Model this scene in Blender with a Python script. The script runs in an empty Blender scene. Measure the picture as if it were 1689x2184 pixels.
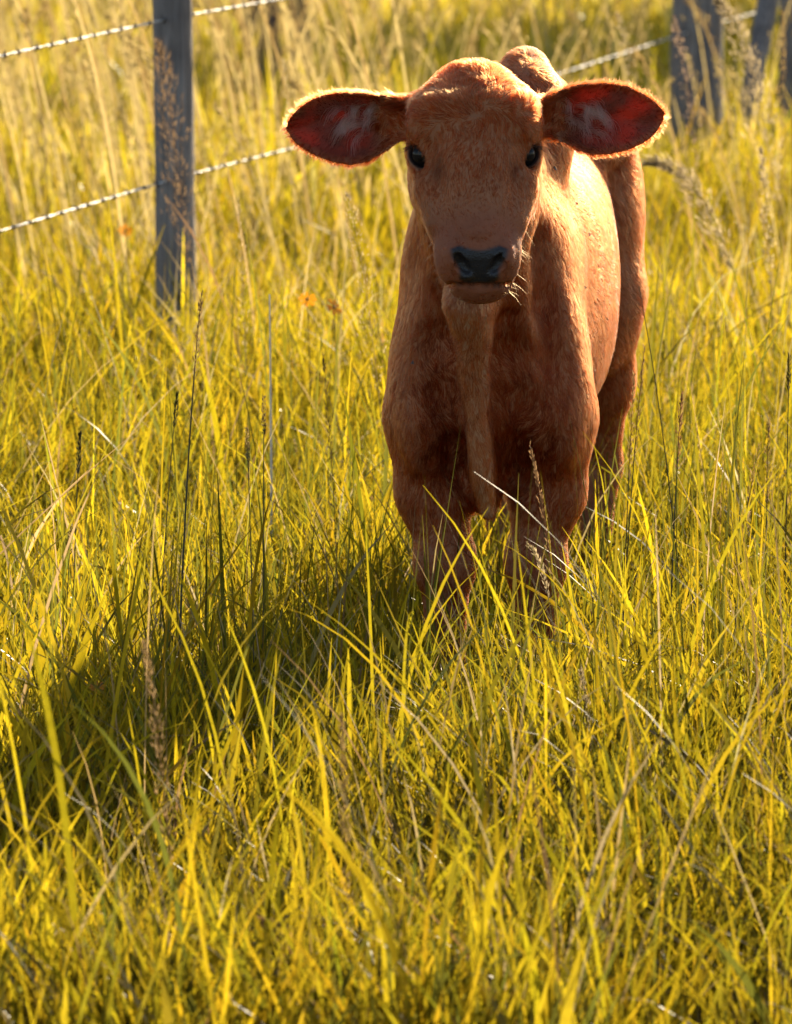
import bpy, math
import numpy as np
from mathutils import Vector

# ------------------------------------------------------------------ scene, camera, light
SC = bpy.context.scene
COL = SC.collection
CAM_H = 1.6
FOC = 14810.0                 # focal length in units of 1/2183 of the picture height
PITCH = math.atan(1901.5 / FOC)
cam = bpy.data.cameras.new('camera')
cam.sensor_fit = 'VERTICAL'; cam.sensor_height = 36.0
cam.lens = FOC / 2183.0 * 36.0
cam.clip_start = 0.5; cam.clip_end = 2000
cam.dof.use_dof = True; cam.dof.focus_distance = 9.75; cam.dof.aperture_fstop = 12.0
cam.dof.aperture_blades = 0
cam_ob = bpy.data.objects.new('camera', cam); COL.objects.link(cam_ob)
cam_ob.location = (0, 0, CAM_H); cam_ob.rotation_euler = (math.pi / 2 - PITCH, 0, 0)
SC.camera = cam_ob

SUN_AZ = math.radians(67)     # towards the sun, from +X (right) towards +Y (away)
SUN_EL = math.radians(23.5)
sun_dir = Vector((math.cos(SUN_AZ) * math.cos(SUN_EL), math.sin(SUN_AZ) * math.cos(SUN_EL), math.sin(SUN_EL)))
W = bpy.data.worlds.new('World'); SC.world = W; W.use_nodes = True
wn = W.node_tree.nodes; wn.clear()
sky = wn.new('ShaderNodeTexSky'); sky.sky_type = 'NISHITA'; sky.sun_disc = False
sky.sun_elevation = SUN_EL
sky.sun_rotation = math.pi / 2 - SUN_AZ
sky.dust_density = 1.0; sky.air_density = 1.0; sky.ozone_density = 1.0
bg = wn.new('ShaderNodeBackground'); bg.inputs['Strength'].default_value = 0.08
wo = wn.new('ShaderNodeOutputWorld')
W.node_tree.links.new(sky.outputs['Color'], bg.inputs['Color'])
W.node_tree.links.new(bg.outputs['Background'], wo.inputs['Surface'])
sl = bpy.data.lights.new('sun', 'SUN'); sl.energy = 4.6; sl.angle = math.radians(0.5); sl.color = (1.0, 0.83, 0.58)
sun = bpy.data.objects.new('sun', sl); COL.objects.link(sun)
sun.rotation_euler = (-sun_dir).to_track_quat('-Z', 'Y').to_euler()
SC.view_settings.view_transform = 'Standard'; SC.view_settings.look = 'None'
SC.view_settings.exposure = 1.43; SC.view_settings.gamma = 1.0
SC.view_settings.use_curve_mapping = False
SC.cycles.use_denoising = True
SC.cycles.max_bounces = 10; SC.cycles.diffuse_bounces = 2; SC.cycles.transparent_max_bounces = 8
SC.cycles.sample_clamp_indirect = 6.0

rng = np.random.default_rng(7)
CALF_Y = 10.0
CX = (1050 - 844.5) / FOC * 10.03

def world_at(u, v, y):
    du = (u - 844.5) / FOC; dv = (1091.5 - v) / FOC
    d = np.array([du, math.cos(PITCH) + dv * math.sin(PITCH), -math.sin(PITCH) + dv * math.cos(PITCH)])
    return np.array([0, 0, CAM_H]) + d * (y / d[1])

def ground_at(u, v):
    du = (u - 844.5) / FOC; dv = (1091.5 - v) / FOC
    d = np.array([du, math.cos(PITCH) + dv * math.sin(PITCH), -math.sin(PITCH) + dv * math.cos(PITCH)])
    return np.array([0, 0, CAM_H]) + d * (-CAM_H / d[2])

def A(u, v, yl):
    p = world_at(u, v, CALF_Y + yl)
    return np.array([p[0] - CX, yl, p[2]])

# ------------------------------------------------------------------ helpers
def tag(o, label=None, cat=None, group=None, kind=None):
    if label: o['label'] = label
    if cat: o['category'] = cat
    if group: o['group'] = group
    if kind: o['kind'] = kind
    return o

def mesh_np(name, V, F, mat=None, parent=None, smooth=True, mats=None):
    V = np.asarray(V, np.float32); F = np.asarray(F, np.int32)
    me = bpy.data.meshes.new(name)
    n = F.shape[1]
    me.vertices.add(len(V)); me.vertices.foreach_set('co', V.ravel())
    me.loops.add(F.size); me.loops.foreach_set('vertex_index', F.ravel())
    me.polygons.add(len(F)); me.polygons.foreach_set('loop_start', np.arange(0, F.size, n, dtype=np.int32))
    me.update(calc_edges=True)
    if smooth: me.polygons.foreach_set('use_smooth', np.ones(len(F), bool))
    if mat: me.materials.append(mat)
    o = bpy.data.objects.new(name, me); COL.objects.link(o)
    if parent: o.parent = parent
    return o

def empty(name, loc=(0, 0, 0)):
    o = bpy.data.objects.new(name, None); COL.objects.link(o); o.location = loc; o.empty_display_size = 0.1
    return o

def vcol(o, name, arr):
    a = o.data.attributes.new(name, 'FLOAT_COLOR', 'POINT')
    c = np.ones((len(arr), 4), np.float32); c[:, :arr.shape[1]] = arr
    a.data.foreach_set('color', c.ravel())

def vflt(o, name, arr):
    a = o.data.attributes.new(name, 'FLOAT', 'POINT')
    a.data.foreach_set('value', np.asarray(arr, np.float32))

class NT:
    def __init__(s, name):
        s.m = bpy.data.materials.new(name); s.m.use_nodes = True
        s.t = s.m.node_tree; s.t.nodes.clear(); s.out = s.n('ShaderNodeOutputMaterial')
    def n(s, ty, **kw):
        x = s.t.nodes.new(ty)
        for k, v in kw.items(): setattr(x, k, v)
        return x
    def l(s, a, b): s.t.links.new(a, b)
    def attr(s, name):
        x = s.n('ShaderNodeAttribute'); x.attribute_name = name; return x
    def noise(s, scale, detail=4, vec=None):
        x = s.n('ShaderNodeTexNoise'); x.inputs['Scale'].default_value = scale; x.inputs['Detail'].default_value = detail
        if vec: s.l(vec, x.inputs['Vector'])
        return x
    def ramp(s, fac, stops):
        x = s.n('ShaderNodeValToRGB'); e = x.color_ramp.elements
        while len(e) < len(stops): e.new(0.5)
        for q, (p, c) in zip(e, stops): q.position = p; q.color = (*c, 1)
        s.l(fac, x.inputs['Fac']); return x
    def mixc(s, f, a, b, bt='MIX'):
        x = s.n('ShaderNodeMix'); x.data_type = 'RGBA'; x.blend_type = bt
        for sock, v in ((x.inputs[0], f), (x.inputs[6], a), (x.inputs[7], b)):
            if hasattr(v, 'is_linked'): s.l(v, sock)
            elif isinstance(v, (int, float)): sock.default_value = v
            else: sock.default_value = (*v, 1)
        return x.outputs[2]
    def princ(s, **kw):
        x = s.n('ShaderNodeBsdfPrincipled')
        for k, v in kw.items():
            sock = x.inputs[k]
            if hasattr(v, 'is_linked'): s.l(v, sock)
            elif isinstance(v, tuple): sock.default_value = (*v, 1)
            else: sock.default_value = v
        return x
    def mixs(s, f, a, b):
        x = s.n('ShaderNodeMixShader')
        if hasattr(f, 'is_linked'): s.l(f, x.inputs[0])
        else: x.inputs[0].default_value = f
        s.l(a, x.inputs[1]); s.l(b, x.inputs[2]); return x.outputs[0]
    def surf(s, sh): s.l(sh, s.out.inputs['Surface']); return s.m

def smooth_table(t, v, n=256, sig=4):
    tt = np.linspace(t[0], t[-1], n); vv = np.interp(tt, t, v)
    k = np.exp(-0.5 * (np.arange(-3 * sig, 3 * sig + 1) / sig) ** 2); k /= k.sum()
    ext = np.concatenate([2 * vv[0] - vv[3 * sig:0:-1], vv, 2 * vv[-1] - vv[-2:-3 * sig - 2:-1]])
    return tt, np.convolve(ext, k, 'valid')

# value noise for scattering
def vnoise(x, y, seed=0):
    xi = np.floor(x).astype(np.int64); yi = np.floor(y).astype(np.int64); fx = x - xi; fy = y - yi
    fx = fx * fx * (3 - 2 * fx); fy = fy * fy * (3 - 2 * fy)
    def h(a, b):
        n = (a * 374761393 + b * 668265263 + seed * 974634777) & 0x7fffffff
        n = ((n ^ (n >> 13)) * 1274126177) & 0x7fffffff
        return ((n ^ (n >> 16)) & 0xffff) / 65535.0
    return (h(xi, yi) * (1 - fx) + h(xi + 1, yi) * fx) * (1 - fy) + (h(xi, yi + 1) * (1 - fx) + h(xi + 1, yi + 1) * fx) * fy

# ------------------------------------------------------------------ ground
def build_ground():
    m = NT('soil_thatch')
    tc = m.n('ShaderNodeTexCoord')
    n1 = m.noise(3.0, 6, tc.outputs['Object']); n2 = m.noise(60.0, 5, tc.outputs['Object'])
    c1 = m.ramp(n1.outputs['Fac'], [(0.3, (0.040, 0.030, 0.014)), (0.7, (0.105, 0.085, 0.030))])
    c2 = m.ramp(n2.outputs['Fac'], [(0.35, (0.35, 0.33, 0.28)), (0.7, (1, 1, 1))])
    col = m.mixc(1.0, c1.outputs['Color'], c2.outputs['Color'], 'MULTIPLY')
    bp = m.n('ShaderNodeBump'); bp.inputs['Strength'].default_value = 0.8; bp.inputs['Distance'].default_value = 0.03
    m.l(n2.outputs['Fac'], bp.inputs['Height'])
    p = m.princ(**{'Base Color': col, 'Roughness': 0.95}); m.l(bp.outputs['Normal'], p.inputs['Normal'])
    mat = m.surf(p.outputs['BSDF'])
    # fine near the camera, coarse to the horizon
    xs = np.concatenate([[-600, -200, -60, -20], np.linspace(-8, 8, 65), [20, 60, 200, 600]])
    ys = np.concatenate([[-60, -10], np.linspace(4, 40, 145), [60, 120, 300, 900]])
    gx, gy = np.meshgrid(xs, ys, indexing='ij')
    near = np.clip((40 - gy) / 10, 0, 1) * np.clip((9 - np.abs(gx)) / 2, 0, 1)
    z = ((vnoise(gx * 1.3, gy * 1.3, 3) - 0.5) * 0.05 + (vnoise(gx * 4, gy * 4, 5) - 0.5) * 0.02) * near - 0.012
    V = np.stack([gx, gy, z], -1).reshape(-1, 3)
    nx, ny = gx.shape
    i = np.arange(nx * ny).reshape(nx, ny)
    F = np.stack([i[:-1, :-1], i[1:, :-1], i[1:, 1:], i[:-1, 1:]], -1).reshape(-1, 4)
    o = mesh_np('ground', V, F, mat); tag(o, kind='structure', label='dark soil and thatch under the meadow grass')

build_ground()
# ------------------------------------------------------------------ calf: one implicit surface, polygonised
def axis_pts(parts):
    return np.unique(np.concatenate(parts)).astype(np.float32)

GX = axis_pts([np.arange(-0.320, 0.2475, 0.003), np.arange(0.2475, 0.33, 0.005)])
GY = axis_pts([np.arange(-0.46, -0.0865, 0.003), np.arange(-0.0865, 1.10, 0.006)])
GZ = axis_pts([np.arange(-0.02, 0.548, 0.005), np.arange(0.548, 1.03, 0.003)])
FIELD = np.full((len(GX), len(GY), len(GZ)), 0.3, np.float32)

def block(lo, hi):
    s = []
    for g, a, b in zip((GX, GY, GZ), lo, hi):
        s.append(slice(max(0, np.searchsorted(g, a) - 1), min(len(g), np.searchsorted(g, b) + 1)))
    return tuple(s)

def smin(a, b, k):
    h = np.maximum(k - np.abs(a - b), 0) / k
    return np.minimum(a, b) - h * h * k * 0.25

def put(fn, lo, hi, k=0.02, op='add'):
    m = max(k, 0.012) + 0.008
    sl = block(np.asarray(lo) - m, np.asarray(hi) + m)
    d = fn(GX[sl[0]][:, None, None], GY[sl[1]][None, :, None], GZ[sl[2]][None, None, :]).astype(np.float32)
    if op == 'add': FIELD[sl] = smin(FIELD[sl], d, k)
    else: FIELD[sl] = -smin(-FIELD[sl], d, k)

def f_cone(a, b, ra, rb):
    a = np.asarray(a, float); b = np.asarray(b, float); ab = b - a; L = ab @ ab
    def fn(X, Y, Z):
        px, py, pz = X - a[0], Y - a[1], Z - a[2]
        t = np.clip((px * ab[0] + py * ab[1] + pz * ab[2]) / L, 0, 1)
        return np.sqrt((px - t * ab[0]) ** 2 + (py - t * ab[1]) ** 2 + (pz - t * ab[2]) ** 2) - (ra + (rb - ra) * t)
    return fn

def cone(a, b, ra, rb, k=0.02, op='add'):
    r = max(ra, rb)
    put(f_cone(a, b, ra, rb), np.minimum(a, b) - r, np.maximum(a, b) + r, k, op)

def chain(pts, rs, k=0.02, op='add'):
    for i in range(len(pts) - 1): cone(pts[i], pts[i + 1], rs[i], rs[i + 1], k, op)

def rot(ax, ang):
    c, s = math.cos(ang), math.sin(ang)
    return {'x': np.array([[1, 0, 0], [0, c, -s], [0, s, c]]), 'y': np.array([[c, 0, s], [0, 1, 0], [-s, 0, c]]),
            'z': np.array([[c, -s, 0], [s, c, 0], [0, 0, 1]])}[ax]

def ell(c, r, R=None, k=0.02, op='add'):
    c = np.asarray(c, float); r = np.asarray(r, float); R = np.eye(3) if R is None else R
    def fn(X, Y, Z):
        px, py, pz = X - c[0], Y - c[1], Z - c[2]
        q = [R[0, i] * px + R[1, i] * py + R[2, i] * pz for i in range(3)]
        k0 = np.sqrt(sum((q[i] / r[i]) ** 2 for i in range(3)))
        k1 = np.sqrt(sum((q[i] / r[i] ** 2) ** 2 for i in range(3))) + 1e-6
        return k0 * (k0 - 1) / k1
    ext = np.sqrt(((R * r) ** 2).sum(1))
    put(fn, c - ext, c + ext, k, op)

def gencyl(O, ax, rt, nm, T, cr, cn, w, h, lo, hi, p=2.4, k=0.02, sig=5):
    T = np.asarray(T, float)
    tabs = [smooth_table(T, np.asarray(v, float) if np.ndim(v) else np.full(len(T), v), 256, sig) for v in (cr, cn, w, h)]
    def fn(X, Y, Z):
        px, py, pz = X - O[0], Y - O[1], Z - O[2]
        t = px * ax[0] + py * ax[1] + pz * ax[2]
        r = px * rt[0] + py * rt[1] + pz * rt[2]
        n = px * nm[0] + py * nm[1] + pz * nm[2]
        c_r, c_n, ww, hh = [np.interp(t, *q) for q in tabs]
        ww = np.maximum(ww, 0.002); hh = np.maximum(hh, 0.002)
        a = np.abs((r - c_r) / ww); b = np.abs((n - c_n) / hh)
        g = (a ** p + b ** p + 1e-9) ** (1 / p)
        d = (g - 1) * np.minimum(ww, hh)
        return np.maximum(d, np.maximum(t - T[-1], T[0] - t))
    put(fn, lo, hi, k)

def build_calf():
    X3, Y3, Z3 = np.eye(3)
    # ---- trunk: axis runs back and a little to the right
    yaw = 0.118
    ax = np.array([math.sin(yaw), math.cos(yaw), 0]); rt = np.array([math.cos(yaw), -math.sin(yaw), 0])
    T =   [-0.15, -0.12, -0.07, 0.00, 0.10, 0.20, 0.32, 0.45, 0.58, 0.70, 0.80, 0.88, 0.93]
    top = [0.60, 0.66, 0.74, 0.80, 0.845, 0.845, 0.825, 0.82, 0.83, 0.85, 0.845, 0.80, 0.72]
    bot = [0.50, 0.44, 0.385, 0.355, 0.355, 0.365, 0.365, 0.37, 0.39, 0.43, 0.49, 0.55, 0.62]
    wid = [0.03, 0.062, 0.088, 0.102, 0.114, 0.125, 0.140, 0.144, 0.132, 0.112, 0.105, 0.08, 0.03]
    top = np.array(top); bot = np.array(bot)
    gencyl(np.zeros(3), ax, rt, Z3, T, 0.0, (top + bot) / 2, wid, (top - bot) / 2, (-0.25, -0.2, 0.3), (0.32, 1.0, 0.9), p=2.25, k=0.02)
    # hip bones and thighs
    for s in (-1, 1):
        def B(x, y, z): return ax * y + rt * x + Z3 * z
        ell(B(s * 0.085, 0.72, 0.80), (0.055, 0.085, 0.045), rot('z', -yaw), k=0.04)
        ell(B(s * 0.090, 0.80, 0.68), (0.062, 0.125, 0.175), rot('x', 0.10), k=0.022)
        ell(B(s * 0.090, 0.735, 0.54), (0.046, 0.062, 0.10), k=0.025)
        hk = B(s * 0.076, 0.90, 0.285)
        chain([B(s * 0.086, 0.76, 0.56), B(s * 0.080, 0.83, 0.42), hk], [0.072, 0.048, 0.032], k=0.04)
        cone(hk + (0, 0.022, 0.025), hk + (0, 0.0, -0.02), 0.020, 0.030, k=0.02)
        ft = B(s * 0.072, 0.855, 0.085)
        chain([hk, ft], [0.031, 0.022], k=0.02)
        chain([ft, ft + (0, -0.04, -0.045)], [0.027, 0.026], k=0.015)
        ell(ft + (0, -0.055, -0.06), (0.033, 0.045, 0.032), k=0.012)
    # tail
    tl = [ax * 0.90 + Z3 * 0.835, ax * 0.955 + Z3 * 0.79, ax * 0.975 + Z3 * 0.68, ax * 0.975 + Z3 * 0.50, ax * 0.98 + Z3 * 0.36]
    chain(tl, [0.034, 0.024, 0.018, 0.014, 0.020], k=0.02)
    # ---- shoulders and forelegs (each side traced on its own)
    for s, xo in ((-1, -0.078), (1, 0.074)):
        ell((xo + s * 0.012, 0.035, 0.585), (0.048, 0.120, 0.165), rot('y', -s * 0.22), k=0.035)
        ell((xo + s * 0.018, -0.028, 0.458), (0.046, 0.075, 0.090), k=0.03)
        kn = np.array([xo + s * (-0.010), -0.005, 0.244])
        chain([(xo + s * 0.014, 0.015, 0.45), (xo + s * 0.008, 0.005, 0.345), kn + (0, 0, 0.02)], [0.060, 0.049, 0.039], k=0.025)
        ell(kn + (0, -0.006, -0.002), (0.046, 0.044, 0.046), k=0.018)
        ft = np.array([xo + s * (-0.012), 0.0, 0.088])
        chain([kn + (0, 0.002, -0.02), ft], [0.036, 0.025], k=0.018)
        cone(ft, ft + (0, -0.028, -0.045), 0.029, 0.027, k=0.015)
        ell(ft + (0, -0.042, -0.062), (0.036, 0.044, 0.032), k=0.012)
    # ---- neck
    cone((-0.022, -0.10, 0.775), (-0.002, 0.10, 0.67), 0.085, 0.118, k=0.05)
    cone((-0.015, -0.08, 0.86), (0.01, 0.12, 0.80), 0.062, 0.070, k=0.05)
    cone((-0.02, -0.14, 0.72), (-0.012, -0.04, 0.56), 0.062, 0.082, k=0.05)
    # withers hump
    chain([A(1115, 148, 0.16), A(1122, 210, 0.13), A(1126, 290, 0.13)], [0.022, 0.044, 0.062], k=0.05)
    chain([A(1124, 148, 0.20), A(1150, 225, 0.34)], [0.022, 0.050], k=0.06)
    # ---- dewlap: a soft pleat down the middle of the chest
    dl = [A(998, 655, -0.185), A(1012, 760, -0.160), A(1017, 850, -0.145), A(1022, 950, -0.138), A(1030, 1035, -0.130), A(1041, 1100, -0.110)]
    tq = np.linspace(0, 5, 16); dq = np.stack([smooth_table(np.arange(6.0), np.array(dl)[:, c], 64, 5)[1][np.round(tq / 5 * 63).astype(int)] for c in range(3)], 1)
    fns = []
    for off in (0.0, 0.03, 0.06, 0.10):
        rs = np.interp(tq, [0, 1, 2, 3, 4, 5], [0.034, 0.022, 0.0165, 0.0160, 0.0150, 0.009]) + off * 0.05
        fns += [(p + (0, off, 0.004), q + (0, off, 0.004), ra, rb) for p, q, ra, rb in zip(dq[:-1], dq[1:], rs[:-1], rs[1:])]
    fl = [f_cone(*c) for c in fns]
    def fold(X, Y, Z):
        d = fl[0](X, Y, Z)
        for f in fl[1:]: d = np.minimum(d, f(X, Y, Z))
        return d
    put(fold, dq.min(0) - 0.05, dq.max(0) + (0.05, 0.15, 0.05), k=0.027)

    # ---- head
    inc = math.radians(56)
    HA = np.array([0.020, -math.cos(inc), -math.sin(inc)]); HA /= np.linalg.norm(HA)
    HR = np.array([1, 0, 0]) - HA * HA[0]; HR /= np.linalg.norm(HR)
    HN = np.cross(HA, HR); HN = HN if HN[1] < 0 else -HN
    HO = A(1009, 160, -0.185)
    def H(r, a, n): return HO + HR * r + HA * a + HN * n
    HF = np.stack([HR, HA, HN], 1)
    T =  np.array([-0.046, -0.039, -0.018, 0.04, 0.08, 0.12, 0.15, 0.18, 0.22, 0.26, 0.29, 0.315, 0.335, 0.350, 0.358]); T = np.where(T > 0, T * 0.865, T)
    fr = np.array([-0.055, -0.022, 0.000, 0.022, 0.028, 0.027, 0.023, 0.017, 0.008, 0.001, -0.001, -0.002, -0.010, -0.026, -0.045])
    bk = np.array([-0.085, -0.110, -0.125, -0.140, -0.150, -0.152, -0.150, -0.145, -0.130, -0.112, -0.100, -0.094, -0.088, -0.078, -0.062])
    wd = [0.010, 0.030, 0.056, 0.083, 0.088, 0.089, 0.088, 0.085, 0.077, 0.067, 0.058, 0.054, 0.051, 0.042, 0.024]
    lo = np.minimum(H(0, -0.05, 0), H(0, 0.37, 0)) - 0.16; hi = np.maximum(H(0, -0.05, 0), H(0, 0.37, 0)) + 0.16
    gencyl(HO, HA, HR, HN, T, 0.0, (fr + bk) / 2, wd, (fr - bk) / 2, lo, hi, p=2.35, k=0.03, sig=4)
    # cheek / jaw, brow ridges, poll crest
    for s in (-1, 1):
        ell(H(s * 0.050, 0.118, -0.105), (0.036, 0.068, 0.046), k=0.03)
        ell(H(s * 0.062, 0.080, -0.012), (0.024, 0.026, 0.020), k=0.03)
        ell(H(s * 0.044, 0.05, 0.002), (0.036, 0.045, 0.022), k=0.04)
        ell(H(s * 0.033, 0.266, -0.042), (0.024, 0.032, 0.036), k=0.02)       # upper lip pads
    # hollows: beside the bridge, temple
    for s in (-1, 1):
        ell(H(s * 0.066, 0.195, 0.022), (0.018, 0.045, 0.026), k=0.03, op='cut')
        ell(H(s * 0.054, 0.156, 0.030), (0.010, 0.013, 0.014), k=0.014, op='cut')
    # flat cheek planes either side of the nasal bridge, brow shelf over the eye
    for s in (-1, 1):
        ell(H(s * 0.084, 0.185, 0.014), (0.024, 0.060, 0.034), HF, k=0.03, op='cut')
        ell(H(s * 0.058, 0.082, 0.004), (0.026, 0.016, 0.016), rot('y', s * 0.4), k=0.025)
        chain([H(s * 0.062, 0.165, -0.030), H(s * 0.052, 0.215, -0.026)], [0.018, 0.012], k=0.03)      # facial crest
    ell(H(0.0, 0.17, 0.002), (0.034, 0.085, 0.014), HF, k=0.03)                                              # nasal bridge
    # chin and lower lip
    ell(H(0.003, 0.285, -0.086), (0.047, 0.040, 0.032), k=0.012)
    # where a line of sight from the front first meets the surface so far
    def hit(u, v, y0=-0.44, y1=0.2):
        ys = np.arange(y0, y1, 0.001); pts = np.array([A(u, v, q) for q in ys])
        ii = [np.clip(np.searchsorted(g, pts[:, i]), 1, len(g) - 1) for i, g in enumerate((GX, GY, GZ))]
        k = np.argmax(FIELD[ii[0], ii[1], ii[2]] < 0)
        return pts[k]
    # eyes: lids and sockets
    eyes = []
    for s, (u, v) in zip((-1, 1), ((886, 330), (1135, 329))):
        e = hit(u, v)
        f = np.array([s * 0.60, -0.78, 0.05]); f /= np.linalg.norm(f)          # the way the eye looks
        l = np.array([s * 0.50, 0.38, 0.62]); l -= f * (l @ f); l /= np.linalg.norm(l)
        R = np.stack([l, f, np.cross(l, f)], 1)
        c = e - f * 0.0140 - np.array([s * 0.004, 0, 0])
        ell(c, (0.0262, 0.0222, 0.0242), R, k=0.016)
        ell(c + f * 0.0180 - np.array([0, 0, 0.0022]), (0.0230, 0.0180, 0.0136), R, k=0.003, op='cut')
        eyes.append(c)
    # nose: nostrils, mouth
    for s in (-1, 1):
        q = [(975, 548), (983, 563), (997, 577)] if s < 0 else [(1071, 546), (1064, 561), (1051, 576)]
        pts = [hit(*p) + (0, 0.003, 0) for p in q]
        n2 = hit(996, 590) if s < 0 else hit(1052, 589)
        chain([p + (s * 0.006, 0.002, 0.006) for p in pts], [0.009, 0.010, 0.007], k=0.012)
        chain([p + (0, -0.002, 0) for p in pts], [0.006, 0.0085, 0.0060], k=0.005, op='cut')
        ell(n2 + (0, 0.005, 0), (0.010, 0.009, 0.0045), k=0.008)
    mth = [hit(u, v) for u, v in ((942, 604), (965, 608), (990, 611), (1020, 612), (1050, 611), (1078, 607), (1098, 600))]
    chain([p + (0, 0.001, 0) for p in mth], [0.004, 0.0045, 0.005, 0.0055, 0.005, 0.0045, 0.0035], k=0.005, op='cut')
    MOUTH = mth; NOSE = hit(1022, 562)
    # creases beside the dewlap
    for pts, rr, dep in (([(932, 640), (938, 740), (955, 850), (972, 940)], 0.024, 0.012), ([(1084, 690), (1092, 770), (1092, 860), (1084, 930)], 0.025, 0.012),
                         ([(968, 960), (978, 1010)], 0.018, 0.008), ([(1092, 960), (1098, 1010)], 0.018, 0.008)):
        pp = [hit(u, v) + (0, dep, 0) for u, v in pts]
        chain(pp, [rr * 0.7] + [rr] * (len(pp) - 2) + [rr * 0.7], k=0.035, op='cut')
    # shoulder blade ridge and the soft groove before it, forearm muscle line
    pp = [hit(u, v) + (0, -0.006, 0) for u, v in ((1150, 520), (1170, 640), (1180, 760))]
    chain(pp, [0.010, 0.012, 0.009], k=0.04, op='cut')
    pp = [hit(u, v) + (0, -0.003, 0) for u, v in ((905, 930), (925, 990), (940, 1060))]
    chain(pp, [0.008, 0.010, 0.007], k=0.02, op='cut')
    pp = [hit(u, v) + (0, -0.003, 0) for u, v in ((1180, 930), (1160, 990), (1145, 1060))]
    chain(pp, [0.008, 0.010, 0.007], k=0.02, op='cut')
    # ---- ears
    EARS = []
    def ear(s, us, tops, bots, ubase, yb, yt):
        # ear plane: s along the ear, q up, w towards the viewer
        pb = A(ubase, 252, yb); ptip = A(us[-1], (tops[-1] + bots[-1]) / 2, yt)
        e1 = ptip - pb; L = np.linalg.norm(e1); e1 /= L
        e3 = np.array([0, -1, 0.05]) - e1 * np.dot(e1, [0, -1, 0.05]); e3 /= np.linalg.norm(e3)
        e2 = np.cross(e3, e1); e2 = e2 if e2[2] > 0 else -e2
        px = 1 / (FOC / (CALF_Y + yb))
        ss = np.abs(np.array(us) - ubase) * px
        vc = 252 + (np.array(us) - ubase) / (us[-1] - ubase) * ((tops[-1] + bots[-1]) / 2 - 252)
        qt = (vc - np.array(tops)) * px; qb = (vc - np.array(bots)) * px
        tt = smooth_table(ss, qt, 128, 3); tb = smooth_table(ss, qb, 128, 3)
        cup = smooth_table([0, 0.05, 0.10, L], [0.050, 0.040, 0.026, 0.010], 64, 4)
        def coords(X, Y, Z):
            dx, dy, dz = X - pb[0], Y - pb[1], Z - pb[2]
            return (dx * e1[0] + dy * e1[1] + dz * e1[2], dx * e2[0] + dy * e2[1] + dz * e2[2], dx * e3[0] + dy * e3[1] + dz * e3[2])
        def parts(X, Y, Z):
            a, q, w = coords(X, Y, Z)
            t = np.interp(a, *tt); b = np.interp(a, *tb)
            mid = (t + b) / 2; hw = np.maximum((t - b) / 2, 0.004)
            rel = (q - mid) / hw
            w0 = np.interp(a, *cup) * (np.minimum(rel * rel, 1.6) - 0.6)
            w0 = w0 + 0.0035 * np.sin(rel * 6.5 + a * 34 + s) * np.clip(1 - np.abs(rel), 0, 1) * np.clip(a / 0.05, 0, 1) * np.clip((L - a) / 0.05, 0, 1)
            w0 = w0 + 0.010 * (a / L) ** 2 * np.sin(rel * 1.6 + 0.6 * s)
            out = np.maximum(np.maximum(q - t, b - q), np.maximum(a - L, -0.02 - a))
            return a, rel, w - w0, out
        th = 0.0042
        def fn(X, Y, Z):
            a, rel, w, out = parts(X, Y, Z)
            return np.sqrt(np.maximum(out + 0.004, 0) ** 2 + (w * 0.85) ** 2) - th
        c = pb + e1 * L / 2
        put(fn, c - np.array([L / 2 + 0.03, 0.08, 0.085]), c + np.array([L / 2 + 0.03, 0.08, 0.085]), k=0.014)
        # fleshy root of the ear
        cone(pb + e1 * -0.03 + np.array([0, 0.02, 0]), pb + e1 * 0.012 + np.array([0, 0.022, 0.0]), 0.030, 0.022, k=0.025)
        EARS.append((parts, L, e1, e2, e3, pb, s))
    ear(-1, [862, 845, 820, 780, 740, 700, 660, 625, 612, 607], [208, 205, 201, 196, 195, 200, 215, 243, 260, 272],
        [300, 305, 320, 345, 353, 346, 331, 308, 294, 280], 862, -0.150, -0.135)
    ear(1, [1150, 1172, 1200, 1230, 1262, 1300, 1340, 1380, 1405, 1418], [212, 200, 188, 180, 176, 176, 183, 203, 222, 240],
        [296, 297, 305, 321, 331, 329, 320, 302, 280, 256], 1150, -0.150, -0.135)

    # ---- polygonise (surface nets on the uneven grid)
    F = FIELD; nx, ny, nz = F.shape
    neg = F < 0
    cnt = np.zeros((nx - 1, ny - 1, nz - 1), np.int8)
    for i in (0, 1):
        for j in (0, 1):
            for k in (0, 1): cnt += neg[i:nx - 1 + i, j:ny - 1 + j, k:nz - 1 + k]
    act = np.argwhere((cnt > 0) & (cnt < 8))
    idx = np.full((nx - 1, ny - 1, nz - 1), -1, np.int32); idx[tuple(act.T)] = np.arange(len(act))
    I, J, K = act.T
    corner = {(i, j, k): F[I + i, J + j, K + k] for i in (0, 1) for j in (0, 1) for k in (0, 1)}
    acc = np.zeros((len(act), 3)); num = np.zeros(len(act))
    gs = (GX, GY, GZ)
    for a in range(3):
        for p in (0, 1):
            for q in (0, 1):
                c0 = [0, 0, 0]; c0[(a + 1) % 3] = p; c0[(a + 2) % 3] = q; c1 = list(c0); c1[a] = 1
                v0, v1 = corner[tuple(c0)], corner[tuple(c1)]
                m = (v0 < 0) != (v1 < 0)
                t = np.where(m, v0 / np.where(m, v0 - v1, 1), 0)
                P0 = np.stack([g[ix + o] for g, ix, o in zip(gs, (I, J, K), c0)], 1)
                P1 = np.stack([g[ix + o] for g, ix, o in zip(gs, (I, J, K), c1)], 1)
                acc += np.where(m[:, None], P0 + (P1 - P0) * t[:, None], 0); num += m
    V = acc / num[:, None]
    quads = []
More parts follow.
